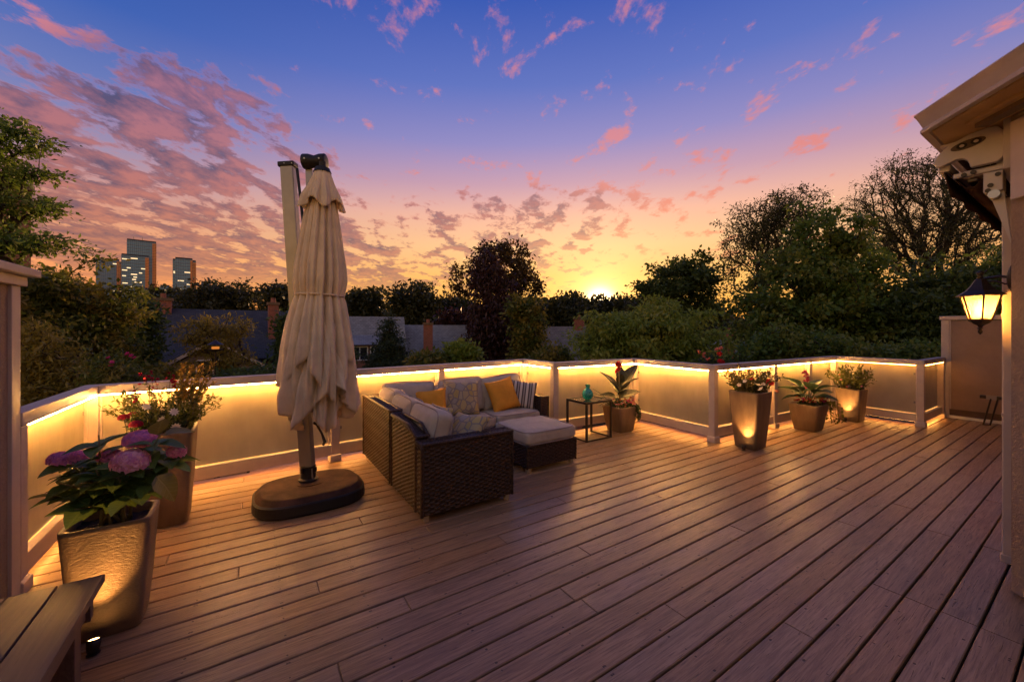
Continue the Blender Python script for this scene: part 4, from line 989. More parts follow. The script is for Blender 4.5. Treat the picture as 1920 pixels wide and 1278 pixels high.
def dome_flower(name, R0, n, fl, mat, flat=.6, seed=0):
    rg = np.random.default_rng(seed); i = np.arange(n) + .5
    ph = np.arccos(1 - i / n * 1.15); th = math.pi * (1 + 5 ** .5) * i
    nn = np.stack([np.cos(th) * np.sin(ph), np.sin(th) * np.sin(ph), np.cos(ph)], 1); c = nn * R0 * np.array([1, 1, flat]) * (1 + rg.uniform(-.08, .08, (n, 1)))
    V = []; F = []
    P, D, N = [], [], []
    for k in range(4):
        t1 = unit(np.cross(nn, rand_dirs(rg, n) * .0 + np.array([.3, .9, .2]))); t2 = np.cross(nn, t1); a = k * math.pi / 2 + rg.uniform(0, .5, (n, 1))
        D.append(unit(t1 * np.cos(a) + t2 * np.sin(a) + nn * .25)); P.append(c); N.append(nn)
    P, D, N = map(np.concatenate, (P, D, N))
    V, F = leaves_np(P, D, N, np.full(len(P), fl) * rg.uniform(.8, 1.2, len(P)), np.full(len(P), fl * .95))
    me = new_mesh(name, V, F); me.materials.append(mat); return me
def petal_flower(name, n, L, W, cup, mat, seed=0, layers=1):
    V, F = [], []
    P, D, N = [], [], []
    for la in range(layers):
        for k in range(n):
            a = 2 * math.pi * (k + la * .5) / n; e = cup + la * .35
            P.append((0, 0, 0)); D.append((math.cos(a) * math.cos(e), math.sin(a) * math.cos(e), math.sin(e))); N.append((-math.cos(a) * math.sin(e), -math.sin(a) * math.sin(e), math.cos(e)))
    P, D, N = np.array(P, float), np.array(D), np.array(N)
    V, F = leaves_np(P, D, N, np.full(len(P), L), np.full(len(P), W)); me = new_mesh(name, V, F); me.materials.append(mat); return me
FM = {}
def petal_mat(name, c0, c1, tr=.3): FM[name] = m_leaf('petal_' + name, (*c0, 1), (*c1, 1), tr, .55, .25)
petal_mat('purple', (.52, .17, .52), (.86, .32, .50)); petal_mat('mauve', (.70, .26, .48), (.92, .52, .54)); petal_mat('pink', (.66, .16, .34), (.82, .42, .48))
petal_mat('crimson', (.30, .008, .03), (.55, .02, .07)); petal_mat('red', (.50, .012, .02), (.70, .04, .04)); petal_mat('white', (.62, .56, .50), (.78, .72, .66)); petal_mat('coral', (.60, .15, .10), (.75, .28, .18))
petal_mat('magenta', (.50, .03, .20), (.70, .08, .32)); petal_mat('gold', (.42, .22, .04), (.60, .38, .08)); petal_mat('rose', (.30, .02, .07), (.48, .06, .14))
FL = {'hyd_purple': dome_flower('flower_head', .062, 74, .026, FM['purple'], seed=1), 'hyd_mauve': dome_flower('flower_head', .066, 78, .026, FM['mauve'], seed=2), 'hyd_pink': dome_flower('flower_head', .045, 60, .019, FM['pink'], seed=3),
      'daisy': petal_flower('daisy', 9, .032, .016, .15, FM['white']), 'white': petal_flower('bloom', 5, .026, .028, .45, FM['white']), 'red': petal_flower('bloom', 5, .028, .030, .5, FM['red'], layers=2), 'crimson': petal_flower('bloom', 5, .022, .024, .6, FM['crimson'], layers=2),
      'pink': petal_flower('bloom', 5, .022, .024, .5, FM['pink'], layers=2), 'coral': petal_flower('bloom', 5, .024, .026, .5, FM['coral'], layers=2), 'magenta': petal_flower('bloom', 5, .022, .024, .5, FM['magenta'], layers=2), 'gold': petal_flower('bloom', 6, .020, .018, .5, FM['gold'], layers=2),
      'plume': dome_flower('flower_head', .05, 80, .017, FM['crimson'], flat=.75, seed=5), 'rose': dome_flower('flower_head', .022, 22, .016, FM['rose'], flat=1.0, seed=6)}
def bloom(parent, kind, p, s=1.0, tilt=(0, 0), name='flower'):
    o = ob(name, FL[kind], None, parent, p, (tilt[0], tilt[1], random.random() * 6)); o.scale = (s,) * 3; return o
def sprig(seed, n, base, R0, h, spread, leaf_n, L, W, mat, parent, stem_r=.0025, up=.5, lean=(0, 0), z_start=.25, jit=.25, names=('stems', 'foliage')):
    """n thin stems fanning out of the soil with small leaves along them"""
    rg = np.random.default_rng(seed); st = MB(); P, D, N = [], [], []
    for i in range(n):
        a = rg.uniform(0, 6.283); r0 = R0 * math.sqrt(rg.uniform(0, 1)); rr = spread * rg.uniform(.3, 1.0); hh = h * rg.uniform(.55, 1.0) * (1 - .35 * (rr / spread) ** 2)
        p0 = Vector((base[0] + r0 * math.cos(a), base[1] + r0 * math.sin(a), base[2])); p3 = Vector((base[0] + rr * math.cos(a) + lean[0], base[1] + rr * math.sin(a) + lean[1], base[2] + hh))
        p1 = p0.lerp(p3, .5) + Vector((rg.normal() * .012, rg.normal() * .012, hh * .14)); pts = []
        for k in range(6):
            t = k / 5; pts.append((1 - t) ** 2 * p0 + 2 * t * (1 - t) * p1 + t * t * p3)
        st.tube(pts, [stem_r * (1.15 - .8 * k / 5) for k in range(6)], 4, False)
        for t in rg.uniform(z_start, 1.0, leaf_n):
            q = (1 - t) ** 2 * p0 + 2 * t * (1 - t) * p1 + t * t * p3; tg = (p3 - p0).normalized()
            P.append(q); d = Vector(rg.normal(size=3)) + tg * up * 2; D.append(d.normalized()); N.append(rg.normal(size=3))
    s = st.build(names[0], M['stem'], parent, smooth=True)
    P, D, N = np.array([tuple(v) for v in P]), unit(np.array([tuple(v) for v in D])), unit(np.array(N) * .6 + np.array([0, 0, .8]))
    V, F = leaves_np(P, D, N, L * rg.uniform(.6, 1.2, len(P)), W * rg.uniform(.7, 1.1, len(P)))
    f = ob(names[1], new_mesh(names[1], V, F), mat, parent); f['kind'] = 'stuff'; s['kind'] = 'stuff'
    return f
LF = {}
def leaf_mat(n, c0, c1, tr=.35, third=None): LF[n] = m_leaf('leaf_' + n, (*c0, 1), (*c1, 1), tr, third=(*third, 1) if third else None)
leaf_mat('green', (.022, .045, .012), (.055, .085, .022)); leaf_mat('olive', (.05, .05, .014), (.12, .10, .03)); leaf_mat('gold', (.20, .12, .02), (.36, .24, .05)); leaf_mat('dkgreen', (.010, .024, .008), (.03, .052, .016))
leaf_mat('lime', (.07, .09, .018), (.15, .15, .03))

# ------------------------------------------------------------------ hydrangea in the near planter
random.seed(11); rg = np.random.default_rng(11)
hy0 = Vector((-.615, 2.915, .53))
hd = thing('hydrangea', 'purple hydrangea bush with broad leaves in the near planter', 'plant', hy0)
heads = [(118, 848, 2.02, 'hyd_purple', .82), (262, 812, 2.12, 'hyd_purple', .98), (245, 852, 1.98, 'hyd_mauve', 1.0), (205, 842, 2.10, 'hyd_purple', .7), (331, 834, 2.12, 'hyd_pink', .85), (150, 842, 2.16, 'hyd_purple', .6)]
tips = []
for u, v, d, k, s in heads:
    p = spot(u, v, d) - hy0; bloom(hd, k, p - Vector((0, 0, .035)), s, (random.uniform(-.3, .1), random.uniform(-.25, .25)), 'flower_head'); tips.append((p - Vector((0, 0, .035)), True))
for u, v, d in ((185, 815, 2.05), (110, 905, 2.0), (95, 930, 1.96), (140, 955, 1.93), (300, 815, 2.06), (335, 860, 2.08), (300, 900, 2.02), (225, 900, 1.98), (180, 880, 1.98), (150, 870, 2.1), (260, 930, 1.95), (200, 930, 2.1), (290, 850, 2.15)):
    tips.append((spot(u, v, d) - hy0, False))
for i, (p, hasf) in enumerate(tips):
    b = Vector((random.uniform(-.07, .07), random.uniform(-.05, .05), 0)); c = b.lerp(p, .5) + Vector((0, 0, .04)) + Vector((-(p.x) * .15, -(p.y) * .15, 0))
    pts = [(1 - t) ** 2 * b + 2 * t * (1 - t) * c + t * t * p for t in [k / 7 for k in range(8)]]
    MB().tube(pts, [.0068 - .0035 * k / 7 for k in range(8)], 6).build('stem', M['stem'], hd, smooth=True)
    yw = random.uniform(0, 6.28)
    for lv, t in enumerate((.55, .76, .98)):
        q = pts[int(t * 7)]
        if q.z < .12: continue
        for k in range(2 if lv < 2 else (3 if hasf else 4)):
            a = yw + lv * 1.6 + k * (math.pi if lv < 2 else 2 * math.pi / (3 if hasf else 4)) + random.uniform(-.3, .3)
            outw = Vector((q.x, q.y, 0)); outw = outw.normalized() * .45 if outw.length > .03 else Vector((0, 0, 0))
            d = Vector((math.cos(a), math.sin(a), random.uniform(.0, .45) - (.1 if hasf and lv == 2 else 0))) + outw
            put_leaf(hd, 'hyd', q, d, random.uniform(.10, .155), random.uniform(-.35, .35))
pq = spot(307, 912, 2.0) - hy0
put_leaf(hd, 'hydy', pq + Vector((-.03, 0, .06)), (.5, -.2, -.55), .15, .5)
put_leaf(hd, 'hydy', spot(296, 815, 2.04) - hy0, (.1, -.3, .8), .12, .2); put_leaf(hd, 'hydy', spot(302, 818, 2.04) - hy0, (.8, -.2, .4), .13, .2)

# ------------------------------------------------------------------ plants of the tall planter behind
p2 = Vector((-.59, 4.25, .705))
a = thing('flowering_plant', 'feathery green plant with white daisies in the tall planter behind the hydrangea', 'plant', p2)
sprig(21, 70, (0, 0, 0), .15, .46, .42, 24, .040, .015, LF['lime'], a, .0022)
sprig(22, 50, (0, 0, 0), .16, .26, .28, 28, .042, .020, LF['green'], a, .002)
for u, v, d in ((326, 772, 3.02), (274, 763, 3.05), (303, 787, 2.98), (330, 800, 3.0)): bloom(a, 'daisy', spot(u, v, d) - p2, 1.1, (R(62), 0), 'daisy')
b = thing('flowering_plant', 'red plumed blooms at the left rim of the tall planter', 'plant', p2 + Vector((-.16, -.14, 0)))
for u, v, d, s in ((232, 783, 3.0, .62), (255, 796, 2.95, .72), (248, 778, 3.05, .55)):
    q = spot(u, v, d) - b.location; bloom(b, 'plume', q, s, name='flower_head'); MB().tube([(q.x * .5, q.y * .5, 0), q], .003, 5).build('stem', M['stem'], b)
sprig(24, 12, (0, 0, 0), .04, .16, .13, 16, .045, .02, LF['green'], b)
c = thing('flowering_plant', 'thin red flower spikes rising above the left railing', 'plant', p2 + Vector((.0, .03, 0)))
for i, (u, v, d) in enumerate(((268, 702, 3.15), (280, 697, 3.2), (320, 700, 3.15), (326, 708, 3.2), (292, 712, 3.1), (255, 735, 3.1))):
    q = spot(u, v, d) - c.location; m_ = Vector((q.x * .55, q.y * .55, q.z * .55)); MB().tube([(q.x * .1, q.y * .1, 0), m_, q], [.0025, .002, .0015], 5).build('stem', M['stem'], c)
    for k in range(5): bloom(c, 'crimson', q + Vector((random.uniform(-.02, .02), random.uniform(-.02, .02), -.02 * k)), random.uniform(.6, 1.0), (random.uniform(-1, 1), random.uniform(-1, 1)))
g_ = thing('golden_shrub', 'golden feathery sprig standing up in the tall planter', 'plant', p2 + Vector((.12, .03, 0)))
sprig(25, 26, (0, 0, .10), .04, .56, .16, 40, .042, .014, LF['gold'], g_, .0028, .9, (.07, .02), .35)

# ------------------------------------------------------------------ canna pot
p3 = Vector((4.76, 4.25, .345))
a = thing('canna', 'dark-leaved canna with one red flower spike in the low planter', 'plant', p3)
top = spot(1160, 690, 5.95) - p3
MB().tube([(0, 0, 0), (top.x * .4, top.y * .4, .35), top], [.014, .010, .007], 8).build('stem', M['stem'], a, smooth=True)
for k in range(12): bloom(a, 'red', top + Vector((random.uniform(-.035, .035), random.uniform(-.03, .03), random.uniform(-.10, .10))), random.uniform(1.2, 2.0), (random.uniform(-1.2, 1.2), random.uniform(-1.2, 1.2)))
cl = [((.02, 0, .26), (.55, -.15, 1.0), .52, .3), ((0, 0, .22), (-.55, .35, 1.0), .46, -.3), ((0, 0, .15), (.9, -.25, .35), .40, .4), ((0, 0, .12), (-.9, .2, .42), .36, -.4), ((0, 0, .28), (.3, -.6, .65), .34, .2),
      ((0, 0, .36), (-.35, -.4, .7), .26, 0), ((0, 0, .2), (.2, .6, .6), .38, 0), ((.0, 0, .40), (.45, .3, .8), .30, .3), ((0, 0, .18), (-.2, -.8, .6), .30, .1), ((0, 0, .1), (-.7, -.5, .3), .3, -.2)]
for p_, d_, l_, r_ in cl: put_leaf(a, 'canna', Vector(p_), d_, l_, r_)
b = thing('spiky_grass', 'thin arching grass blades left of the canna', 'plant', p3 + Vector((-.09, .05, 0)))
for k in range(14):
    aa = random.uniform(1.9, 3.6); put_leaf(b, 'strap', (random.uniform(-.03, .03), random.uniform(-.03, .03), 0), (math.cos(aa), math.sin(aa) * .8, random.uniform(.7, 1.6)), random.uniform(.34, .56), 0, 'blade')
c = thing('flowering_plant', 'pink and coral blooms round the rim of the canna pot', 'plant', p3 + Vector((0, -.02, 0)))
sprig(31, 26, (0, 0, 0), .15, .12, .21, 14, .04, .024, LF['green'], c)
for k in range(46):
    an = random.uniform(-3.3, .6); r_ = random.uniform(.11, .22); bloom(c, random.choice(('pink', 'coral', 'magenta', 'coral')), (r_ * math.cos(an), r_ * math.sin(an), .075 + random.uniform(0, .08) - max(0, r_ - .18) * .8), random.uniform(.8, 1.35), (random.uniform(-.3, .9), random.uniform(-.5, .5)))
def trailer(label, base, seed, n, drop, out, mat='green'):
    t_ = thing('trailing_ivy', label, 'plant', base); rg = np.random.default_rng(seed); st = MB(); P, D, N = [], [], []
    for i in range(n):
        ox, oy = out[0] + rg.normal() * .02, out[1] + rg.normal() * .05; dp = drop * rg.uniform(.5, 1)
        pts = [Vector((0, oy * .3, 0)), Vector((ox * .6, oy * .7, .05)), Vector((ox, oy, .0)), Vector((ox * 1.02, oy * 1.05, -dp * .5)), Vector((ox * .95 + rg.normal() * .01, oy * 1.1, -dp))]
        st.tube(pts, .002, 4, False)
        for k in range(34):
            t = rg.uniform(.2, 1); i0 = min(3, int(t * 4)); q = pts[i0].lerp(pts[i0 + 1], t * 4 - i0); P.append(tuple(q)); D.append(rg.normal(size=3) + np.array([out[0] * 3, out[1] * 3, -.5])); N.append(rg.normal(size=3) * .5 + np.array([out[0] * 4, out[1] * 4, .5]))
    st.build('stems', M['stem'], t_)['kind'] = 'stuff'
    V, F = leaves_np(np.array(P), unit(np.array(D)), unit(np.array(N)), np.full(len(P), .034) * rg.uniform(.6, 1.2, len(P)), np.full(len(P), .024)); f = ob('foliage', new_mesh('foliage', V, F), LF[mat], t_); f['kind'] = 'stuff'
trailer('trailing vine over the front of the canna pot', p3 + Vector((.10, -.12, .02)), 41, 7, .22, (.05, -.13))

# ------------------------------------------------------------------ tall petunia planter
p4 = Vector((5.52, 2.70, .70))
a = thing('flowering_plant', 'fine-leaved bush spreading over the tall uplit planter', 'plant', p4)
sprig(51, 90, (0, 0, 0), .16, .42, .40, 22, .040, .015, LF['olive'], a, .002)
sprig(52, 46, (0, 0, 0), .17, .22, .26, 22, .042, .020, LF['green'], a, .002)
b = thing('petunia', 'white and red petunias in the tall uplit planter', 'plant', p4 + Vector((0, -.06, 0)))
sprig(53, 16, (0, 0, 0), .12, .12, .17, 12, .04, .022, LF['dkgreen'], b)
for u, v, d, k, s in ((1409, 713, 5.2, 'red', 1.3), (1398, 715, 5.2, 'white', 1.3), (1412, 720, 5.2, 'white', 1.2), (1443, 717, 5.2, 'red', 1.8), (1422, 723, 5.1, 'white', 1.5), (1428, 730, 5.05, 'white', 1.5), (1431, 721, 5.1, 'white', 1.2), (1455, 735, 5.2, 'coral', 1.4), (1446, 720, 5.2, 'red', 1.4), (1386, 722, 5.25, 'white', 1.1)):
    bloom(b, k, spot(u, v, d - .12) - b.location, s * 1.15, (random.uniform(.2, .9), random.uniform(-.6, .2)))

# ------------------------------------------------------------------ hosta planter
p5 = Vector((7.24, 2.68, .37))
a = thing('hosta', 'broad glossy hosta leaves in the short planter', 'plant', p5)
for k in range(15):
    an = k * 2.4; el = .15 + .075 * k * .9; d_ = Vector((math.cos(an), math.sin(an), el)); st_ = Vector((d_.x * .10, d_.y * .10, .12 + .012 * k)); MB().tube([(0, 0, 0), st_], .005, 5).build('stalk', M['stem'], a); put_leaf(a, 'hosta', st_, d_, random.uniform(.24, .34), random.uniform(-.3, .3))
b = thing('flower_spike', 'thin dark red flower spike rising from the hosta', 'plant', p5 + Vector((.03, .04, 0)))
MB().tube([(0, 0, 0), (.01, 0, .3), (.0, .01, .52)], [.005, .004, .002], 6).build('stem', M['stem'], b)
for k in range(26): bloom(b, 'rose', (random.uniform(-.03, .03), random.uniform(-.03, .03), .26 + .0105 * k), random.uniform(.4, .8))
c = thing('flowering_plant', 'crimson and yellow blooms along the rim of the short planter', 'plant', p5 + Vector((0, -.02, 0)))
sprig(61, 22, (0, 0, 0), .15, .10, .20, 12, .036, .02, LF['green'], c)
for k in range(52):
    an = random.uniform(2.2, 5.6); r_ = random.uniform(.13, .225); bloom(c, random.choice(('crimson', 'magenta', 'gold', 'crimson', 'coral')), (r_ * math.cos(an), r_ * math.sin(an), .07 + random.uniform(0, .07)), random.uniform(.9, 1.4), (random.uniform(-.3, .9), random.uniform(-.6, .4)))
trailer('ivy trailing down the right side of the short planter', p5 + Vector((.10, -.13, .03)), 62, 9, .30, (.11, -.10), 'lime')

# ------------------------------------------------------------------ farthest planter
p6 = Vector((8.60, 2.55, .505))
a = thing('leafy_bush', 'leafy bush with pink and white flowers in the farthest planter', 'plant', p6)
sprig(71, 60, (0, 0, 0), .14, .48, .38, 22, .062, .022, LF['lime'], a, .003)
sprig(72, 24, (0, 0, 0), .14, .22, .24, 18, .055, .026, LF['green'], a, .003)
for k in range(24): bloom(a, random.choice(('white', 'white', 'pink', 'coral')), (random.uniform(-.24, .16), random.uniform(-.24, .18), random.uniform(.06, .28)), random.uniform(.7, 1.3), (random.uniform(0, 1), random.uniform(-1, 0)))
# ------------------------------------------------------------------ trees
leaf_mat('maple', (.06, .115, .022), (.13, .20, .042), .45, (.18, .20, .042)); leaf_mat('dark', (.040, .066, .018), (.085, .125, .034), .4); leaf_mat('purple', (.030, .014, .014), (.068, .028, .024), .25)
leaf_mat('bronze', (.05, .036, .014), (.10, .066, .024), .45); leaf_mat('limetree', (.13, .19, .028), (.25, .31, .055), .5, (.32, .33, .06)); leaf_mat('hedge', (.060, .090, .018), (.145, .165, .034), .42, (.26, .20, .04))
leaf_mat('amber', (.17, .14, .026), (.30, .235, .045), .5); leaf_mat('conifer', (.018, .034, .016), (.044, .064, .026), .2); leaf_mat('far', (.028, .034, .014), (.062, .068, .026), .3)

def tree(name, label, cat, gx, gy, z0, trunk_h, ells, N, per, clump, L, leaf, r0, seed, droop=0.0, group=None, twig=.012, flat=.6, lean=(0, 0), aspect=.5, limbs=1.0, hang=0.0, sides=5, stiff=.30, jit=.045):
    """a tree that fills the given crown ellipsoids (cx, cy, cz, rx, ry, rz in world space)"""
    rg = np.random.default_rng(seed); o = thing(name, label, cat, (gx, gy, z0), group=group); org = np.array([gx, gy, z0])
    E = np.array(ells, float); vol = E[:, 3] * E[:, 4] * E[:, 5]; pick = rg.choice(len(E), N, p=vol / vol.sum())
    d = rand_dirs(rg, N); rad = rg.uniform(0.12, 1, N) ** (1 / 2.4)
    lump = 1 + .30 * np.sin(d[:, 0] * 5 + seed) * np.sin(d[:, 1] * 4.3 + 2 * seed) + .16 * np.sin(d[:, 2] * 7 + d[:, 0] * 3)
    T = E[pick, :3] + d * rad[:, None] * lump[:, None] * E[pick, 3:6]
    tt = np.linspace(0, 1, 7); tr = np.stack([gx + lean[0] * tt + .1 * np.sin(tt * 4 + seed) * trunk_h * .05, gy + lean[1] * tt, z0 + trunk_h * tt], 1)
    nodes = [p for p in tr]; par = [-1, 0, 1, 2, 3, 4, 5]; plen = [trunk_h * t * .35 for t in tt]
    T = T[np.argsort(np.linalg.norm(T - tr[-1], axis=1))]
    arr = np.zeros((7 + 3 * N, 3)); arr[:7] = tr; pl = np.zeros(7 + 3 * N); pl[:7] = plen; cnt = 7; tips = []
    pen = np.zeros(7 + 3 * N); pen[:4] = 1e6
    for p in T:
        dist = np.linalg.norm(arr[:cnt] - p, axis=1); k = int(np.argmin(dist + stiff * pl[:cnt] + pen[:cnt] + .5 * np.maximum(0, arr[:cnt, 2] - p[2] - .1)))
        a = arr[k]; dd = dist[k]; prev = k
        for s in (.35, .7, 1.0):
            q = a + (p - a) * s + np.array([0, 0, 1.0]) * dd * .10 * math.sin(math.pi * s) + rg.normal(size=3) * dd * jit * (s < 1)
            arr[cnt] = q; pl[cnt] = pl[prev] + dd * .33; par.append(prev); prev = cnt; cnt += 1
        tips.append(prev)
    w = np.zeros(cnt); w[tips] = 1
    for i in range(cnt - 1, 0, -1): w[par[i]] += w[i]
    rad = np.maximum(twig * .5, r0 * (w / w[0]) ** .5 * limbs); rad[:4] = r0 * np.linspace(1.25, 1.0, 4)
    V, F = [], []
    ci = np.arange(1, cnt); A = arr[np.array(par)[1:]] - org; B = arr[1:cnt] - org; ra = rad[np.array(par)[1:]]; rb = rad[1:cnt]; ra = np.minimum(ra, rb * 1.5)
    t = unit(B - A); up = np.where(np.abs(t[:, 2:3]) < .9, np.array([[0, 0, 1.0]]), np.array([[1.0, 0, 0]])); x = unit(np.cross(t, up)); y = np.cross(x, t)
    ang = np.linspace(0, 2 * math.pi, sides, endpoint=False)
    off = x[:, None] * np.cos(ang)[None, :, None] + y[:, None] * np.sin(ang)[None, :, None]
    Vr = np.concatenate([A[:, None] + off * ra[:, None, None], (B + t * rb[:, None] * .3)[:, None] + off * rb[:, None, None]], 1)
    n = len(A); base_i = np.arange(n)[:, None] * 2 * sides; k = np.arange(sides); k2 = (k + 1) % sides
    Fr = np.stack([base_i + k, base_i + k2, base_i + sides + k2, base_i + sides + k], -1).reshape(-1, 4)
    ob('trunk', new_mesh('trunk', Vr.reshape(-1, 3), Fr), M['bark'], o, smooth=True)
    src = np.concatenate([arr[tips], arr[np.maximum(0, np.array(tips) - 1)]]) - org
    m = len(src) * per // 2
    c = src[rg.integers(0, len(src), m)]
    P = c + rg.normal(size=(m, 3)) * clump * np.array([1, 1, flat]) * .55
    if hang: P[:, 2] -= np.abs(rg.normal(size=m)) * hang
    D = unit(rg.normal(size=(m, 3)) + (P - c) / clump * .8 + np.array([0, 0, -droop])); Nn = unit(rg.normal(size=(m, 3)) * .7 + np.array([0, 0, 1.0]))
    Lv = L * rg.uniform(.4, 1.5, m)
    V, F = leaves_np(P, D, Nn, Lv, Lv * aspect)
    ob('crown', new_mesh('crown', V, F), LF[leaf], o)
    return o
def crown(u, v, d, ru, rv, depth=None):
    """ellipsoid from photo extents at a real distance"""
    p = spot(u, v, d); k = d / FOC; rx = ru * k; return (p.x, p.y, p.z, rx, depth if depth else rx, rv * k)
def ground_at(u, d): p = spot(u, HOR, d); return p.x, p.y

# --- left side
x, y = ground_at(-60, 9.0)
tree('leafy_tree', 'airy tree reaching over the left privacy wall against the sky', 'tree', x, y, GZ, 6.0,
     [crown(-30, 300, 9, 62, 80), crown(25, 265, 9, 70, 26), crown(10, 225, 9, 35, 22), crown(60, 330, 9, 58, 14), crown(20, 385, 9, 80, 26), crown(75, 455, 9, 80, 16), crown(-10, 450, 9, 60, 50)], 260, 40, .26, .105, 'maple', .16, 1, twig=.008, flat=.35, limbs=.7, droop=.3)
x, y = ground_at(80, 11); 
tree('broad_tree', 'dense dark green tree filling the view behind the left railing', 'tree', x, y, GZ, 4.5,
     [crown(110, 620, 11, 120, 115), crown(170, 600, 11.5, 75, 80), crown(70, 570, 11, 80, 75), crown(150, 690, 11, 100, 70)], 320, 130, .40, .145, 'hedge', .22, 2, flat=.5, droop=.4)
x, y = ground_at(75, 7.5)
tree('shrub', 'olive yellow feathery shrub just outside the left railing', 'shrub', x, y, GZ, 5.2, [crown(85, 690, 7.5, 55, 55), crown(60, 640, 7.5, 30, 40), crown(115, 730, 7.5, 50, 45)], 200, 34, .22, .11, 'amber', .07, 3, flat=.4, twig=.006, droop=.5, aspect=.3)
x, y = ground_at(205, 6.9)
fs = tree('flowering_shrub', 'shrub with pink flowers outside the left railing', 'shrub', x, y, GZ, 6.4, [crown(225, 715, 6.9, 45, 40), crown(200, 700, 6.9, 30, 40)], 120, 30, .16, .085, 'hedge', .05, 4, twig=.005, aspect=.32, droop=.3)
for u, v in ((204, 672), (210, 680), (240, 664), (247, 668), (253, 672), (206, 686)): bloom(fs, 'magenta', spot(u, v, 6.7) - fs.location, 2.2, (random.uniform(.3, 1), random.uniform(-.5, .5)))
x, y = ground_at(275, 17)
tree('dark_tree', 'dark tree between the broad left tree and the dark roof', 'tree', x, y, GZ, 5, [crown(252, 600, 17, 26, 42), crown(258, 650, 17, 26, 40)], 130, 60, .5, .2, 'dark', .2, 5)
x, y = ground_at(405, 12.5)
tree('small_tree', 'golden feathery small tree in front of the dark gable roof', 'tree', x, y, GZ, 6.2, [crown(400, 632, 12.5, 54, 22), crown(368, 612, 12.5, 30, 14), crown(440, 610, 12.5, 30, 16), crown(405, 602, 12.5, 26, 12), crown(410, 672, 12.5, 44, 30)], 120, 64, .24, .11, 'amber', .09, 6, flat=.35, twig=.008, aspect=.3, droop=.5)
# --- far tree line
far = [(300, 560, 70, 42, 18, 'dark trees at the foot of the tallest tower'), (425, 552, 62, 62, 27, 'round dark treetop above the dark roof'), (380, 565, 66, 40, 20, 'low dark treetop beside the square tower'), (528, 560, 50, 30, 30, 'dark treetop between the brick chimney and the umbrella'), (684, 562, 60, 38, 22, 'small round tree on the skyline right of the umbrella'), (775, 560, 56, 50, 27, 'round tree on the skyline above the grey roof'),
       (620, 580, 70, 40, 18, 'dark low tree behind the folded umbrella'), (850, 575, 64, 40, 14, 'low green tree left of the tall purple tree'), (1060, 572, 70, 55, 20, 'backlit low trees left of the setting sun'), (1150, 574, 75, 50, 12, 'low backlit tree under the setting sun'), (1225, 575, 62, 40, 16, 'low tree right of the setting sun')]
for i, (u, v, d, ru, rv, lb) in enumerate(far):
    x, y = ground_at(u, d)
    tree('distant_tree', lb, 'tree', x, y, GZ, (EYE - (v - HOR) / FOC * d) - GZ - rv * d / FOC * .3, [crown(u, v, d, ru, rv), crown(u + ru * .25, v + rv * .5, d, ru * .9, rv * .9), crown(u - ru * .3, v + rv * .7, d, ru * .8, rv), crown(u, v + rv * 1.6, d, ru, rv * 1.2)], 260, 34, d * .016, d * .0088, 'far', .3, 100 + i, group='trees on the skyline', twig=.03, flat=.7, aspect=.6)
# --- the far woods that close the view under the skyline trees
rg = np.random.default_rng(77); m = 52000
uu = rg.uniform(-200, 2100, m); dd = rg.uniform(78, 150, m); tops = 588 - 9 * np.sin(uu * .021) - 6 * np.sin(uu * .057 + 1) - 5 * np.sin(uu * .13 + dd * .3)
vv = tops + (640 - tops) * rg.uniform(0, 1, m) ** 1.2
ll = (uu - 960) / FOC * dd; P = np.stack([dd * SI + ll * CO, dd * CO - ll * SI, EYE - (vv - HOR) / FOC * dd], 1)
V, F = leaves_np(P, rand_dirs(rg, m), unit(rg.normal(size=(m, 3)) + np.array([0, 0, .6])), dd * .016 * rg.uniform(.6, 1.2, m), dd * .010)
wd = tag(ob('far_woods', new_mesh('far_woods', V, F), LF['far']), 'dark band of far woods under the skyline', 'woods'); wd['kind'] = 'stuff'
# --- middle
x, y = ground_at(925, 27)
tree('purple_beech', 'tall dark purple tree rising in the middle above the railing', 'tree', x, y, GZ, 9.0,
     [crown(925, 620, 27, 52, 70), crown(915, 540, 27, 26, 90), crown(905, 490, 27, 14, 36), crown(950, 560, 27, 28, 50)], 420, 40, .5, .26, 'purple', .28, 40, droop=1.2, flat=.9, hang=.35, aspect=.42)
x, y = ground_at(945, 31)
tree('open_tree', 'backlit open-crowned tree behind the purple tree', 'tree', x, y, GZ, 9.5,
     [crown(945, 510, 31, 68, 52), crown(875, 525, 31, 40, 36), crown(985, 545, 31, 40, 42), crown(930, 470, 31, 36, 22), crown(960, 470, 31, 30, 20)], 420, 20, .42, .26, 'bronze', .26, 41, droop=.6, twig=.02, aspect=.6)
x, y = ground_at(1000, 24)
tree('green_tree', 'mid green tree at the right side of the purple tree', 'tree', x, y, GZ, 6, [crown(990, 610, 24, 26, 50), crown(992, 660, 24, 26, 30), crown(980, 580, 24, 22, 30)], 220, 36, .5, .24, 'hedge', .18, 42)
x, y = ground_at(730, 22)
cz = [crown(731, 588 + 12 * k, 22, 5 + 4.6 * k, 12) for k in range(9)]
tree('conifer', 'dark cone-shaped evergreen in front of the grey roof', 'tree', x, y, GZ, 8.4, cz, 340, 44, .28, .17, 'conifer', .14, 43, droop=.8, flat=.4, aspect=.28)
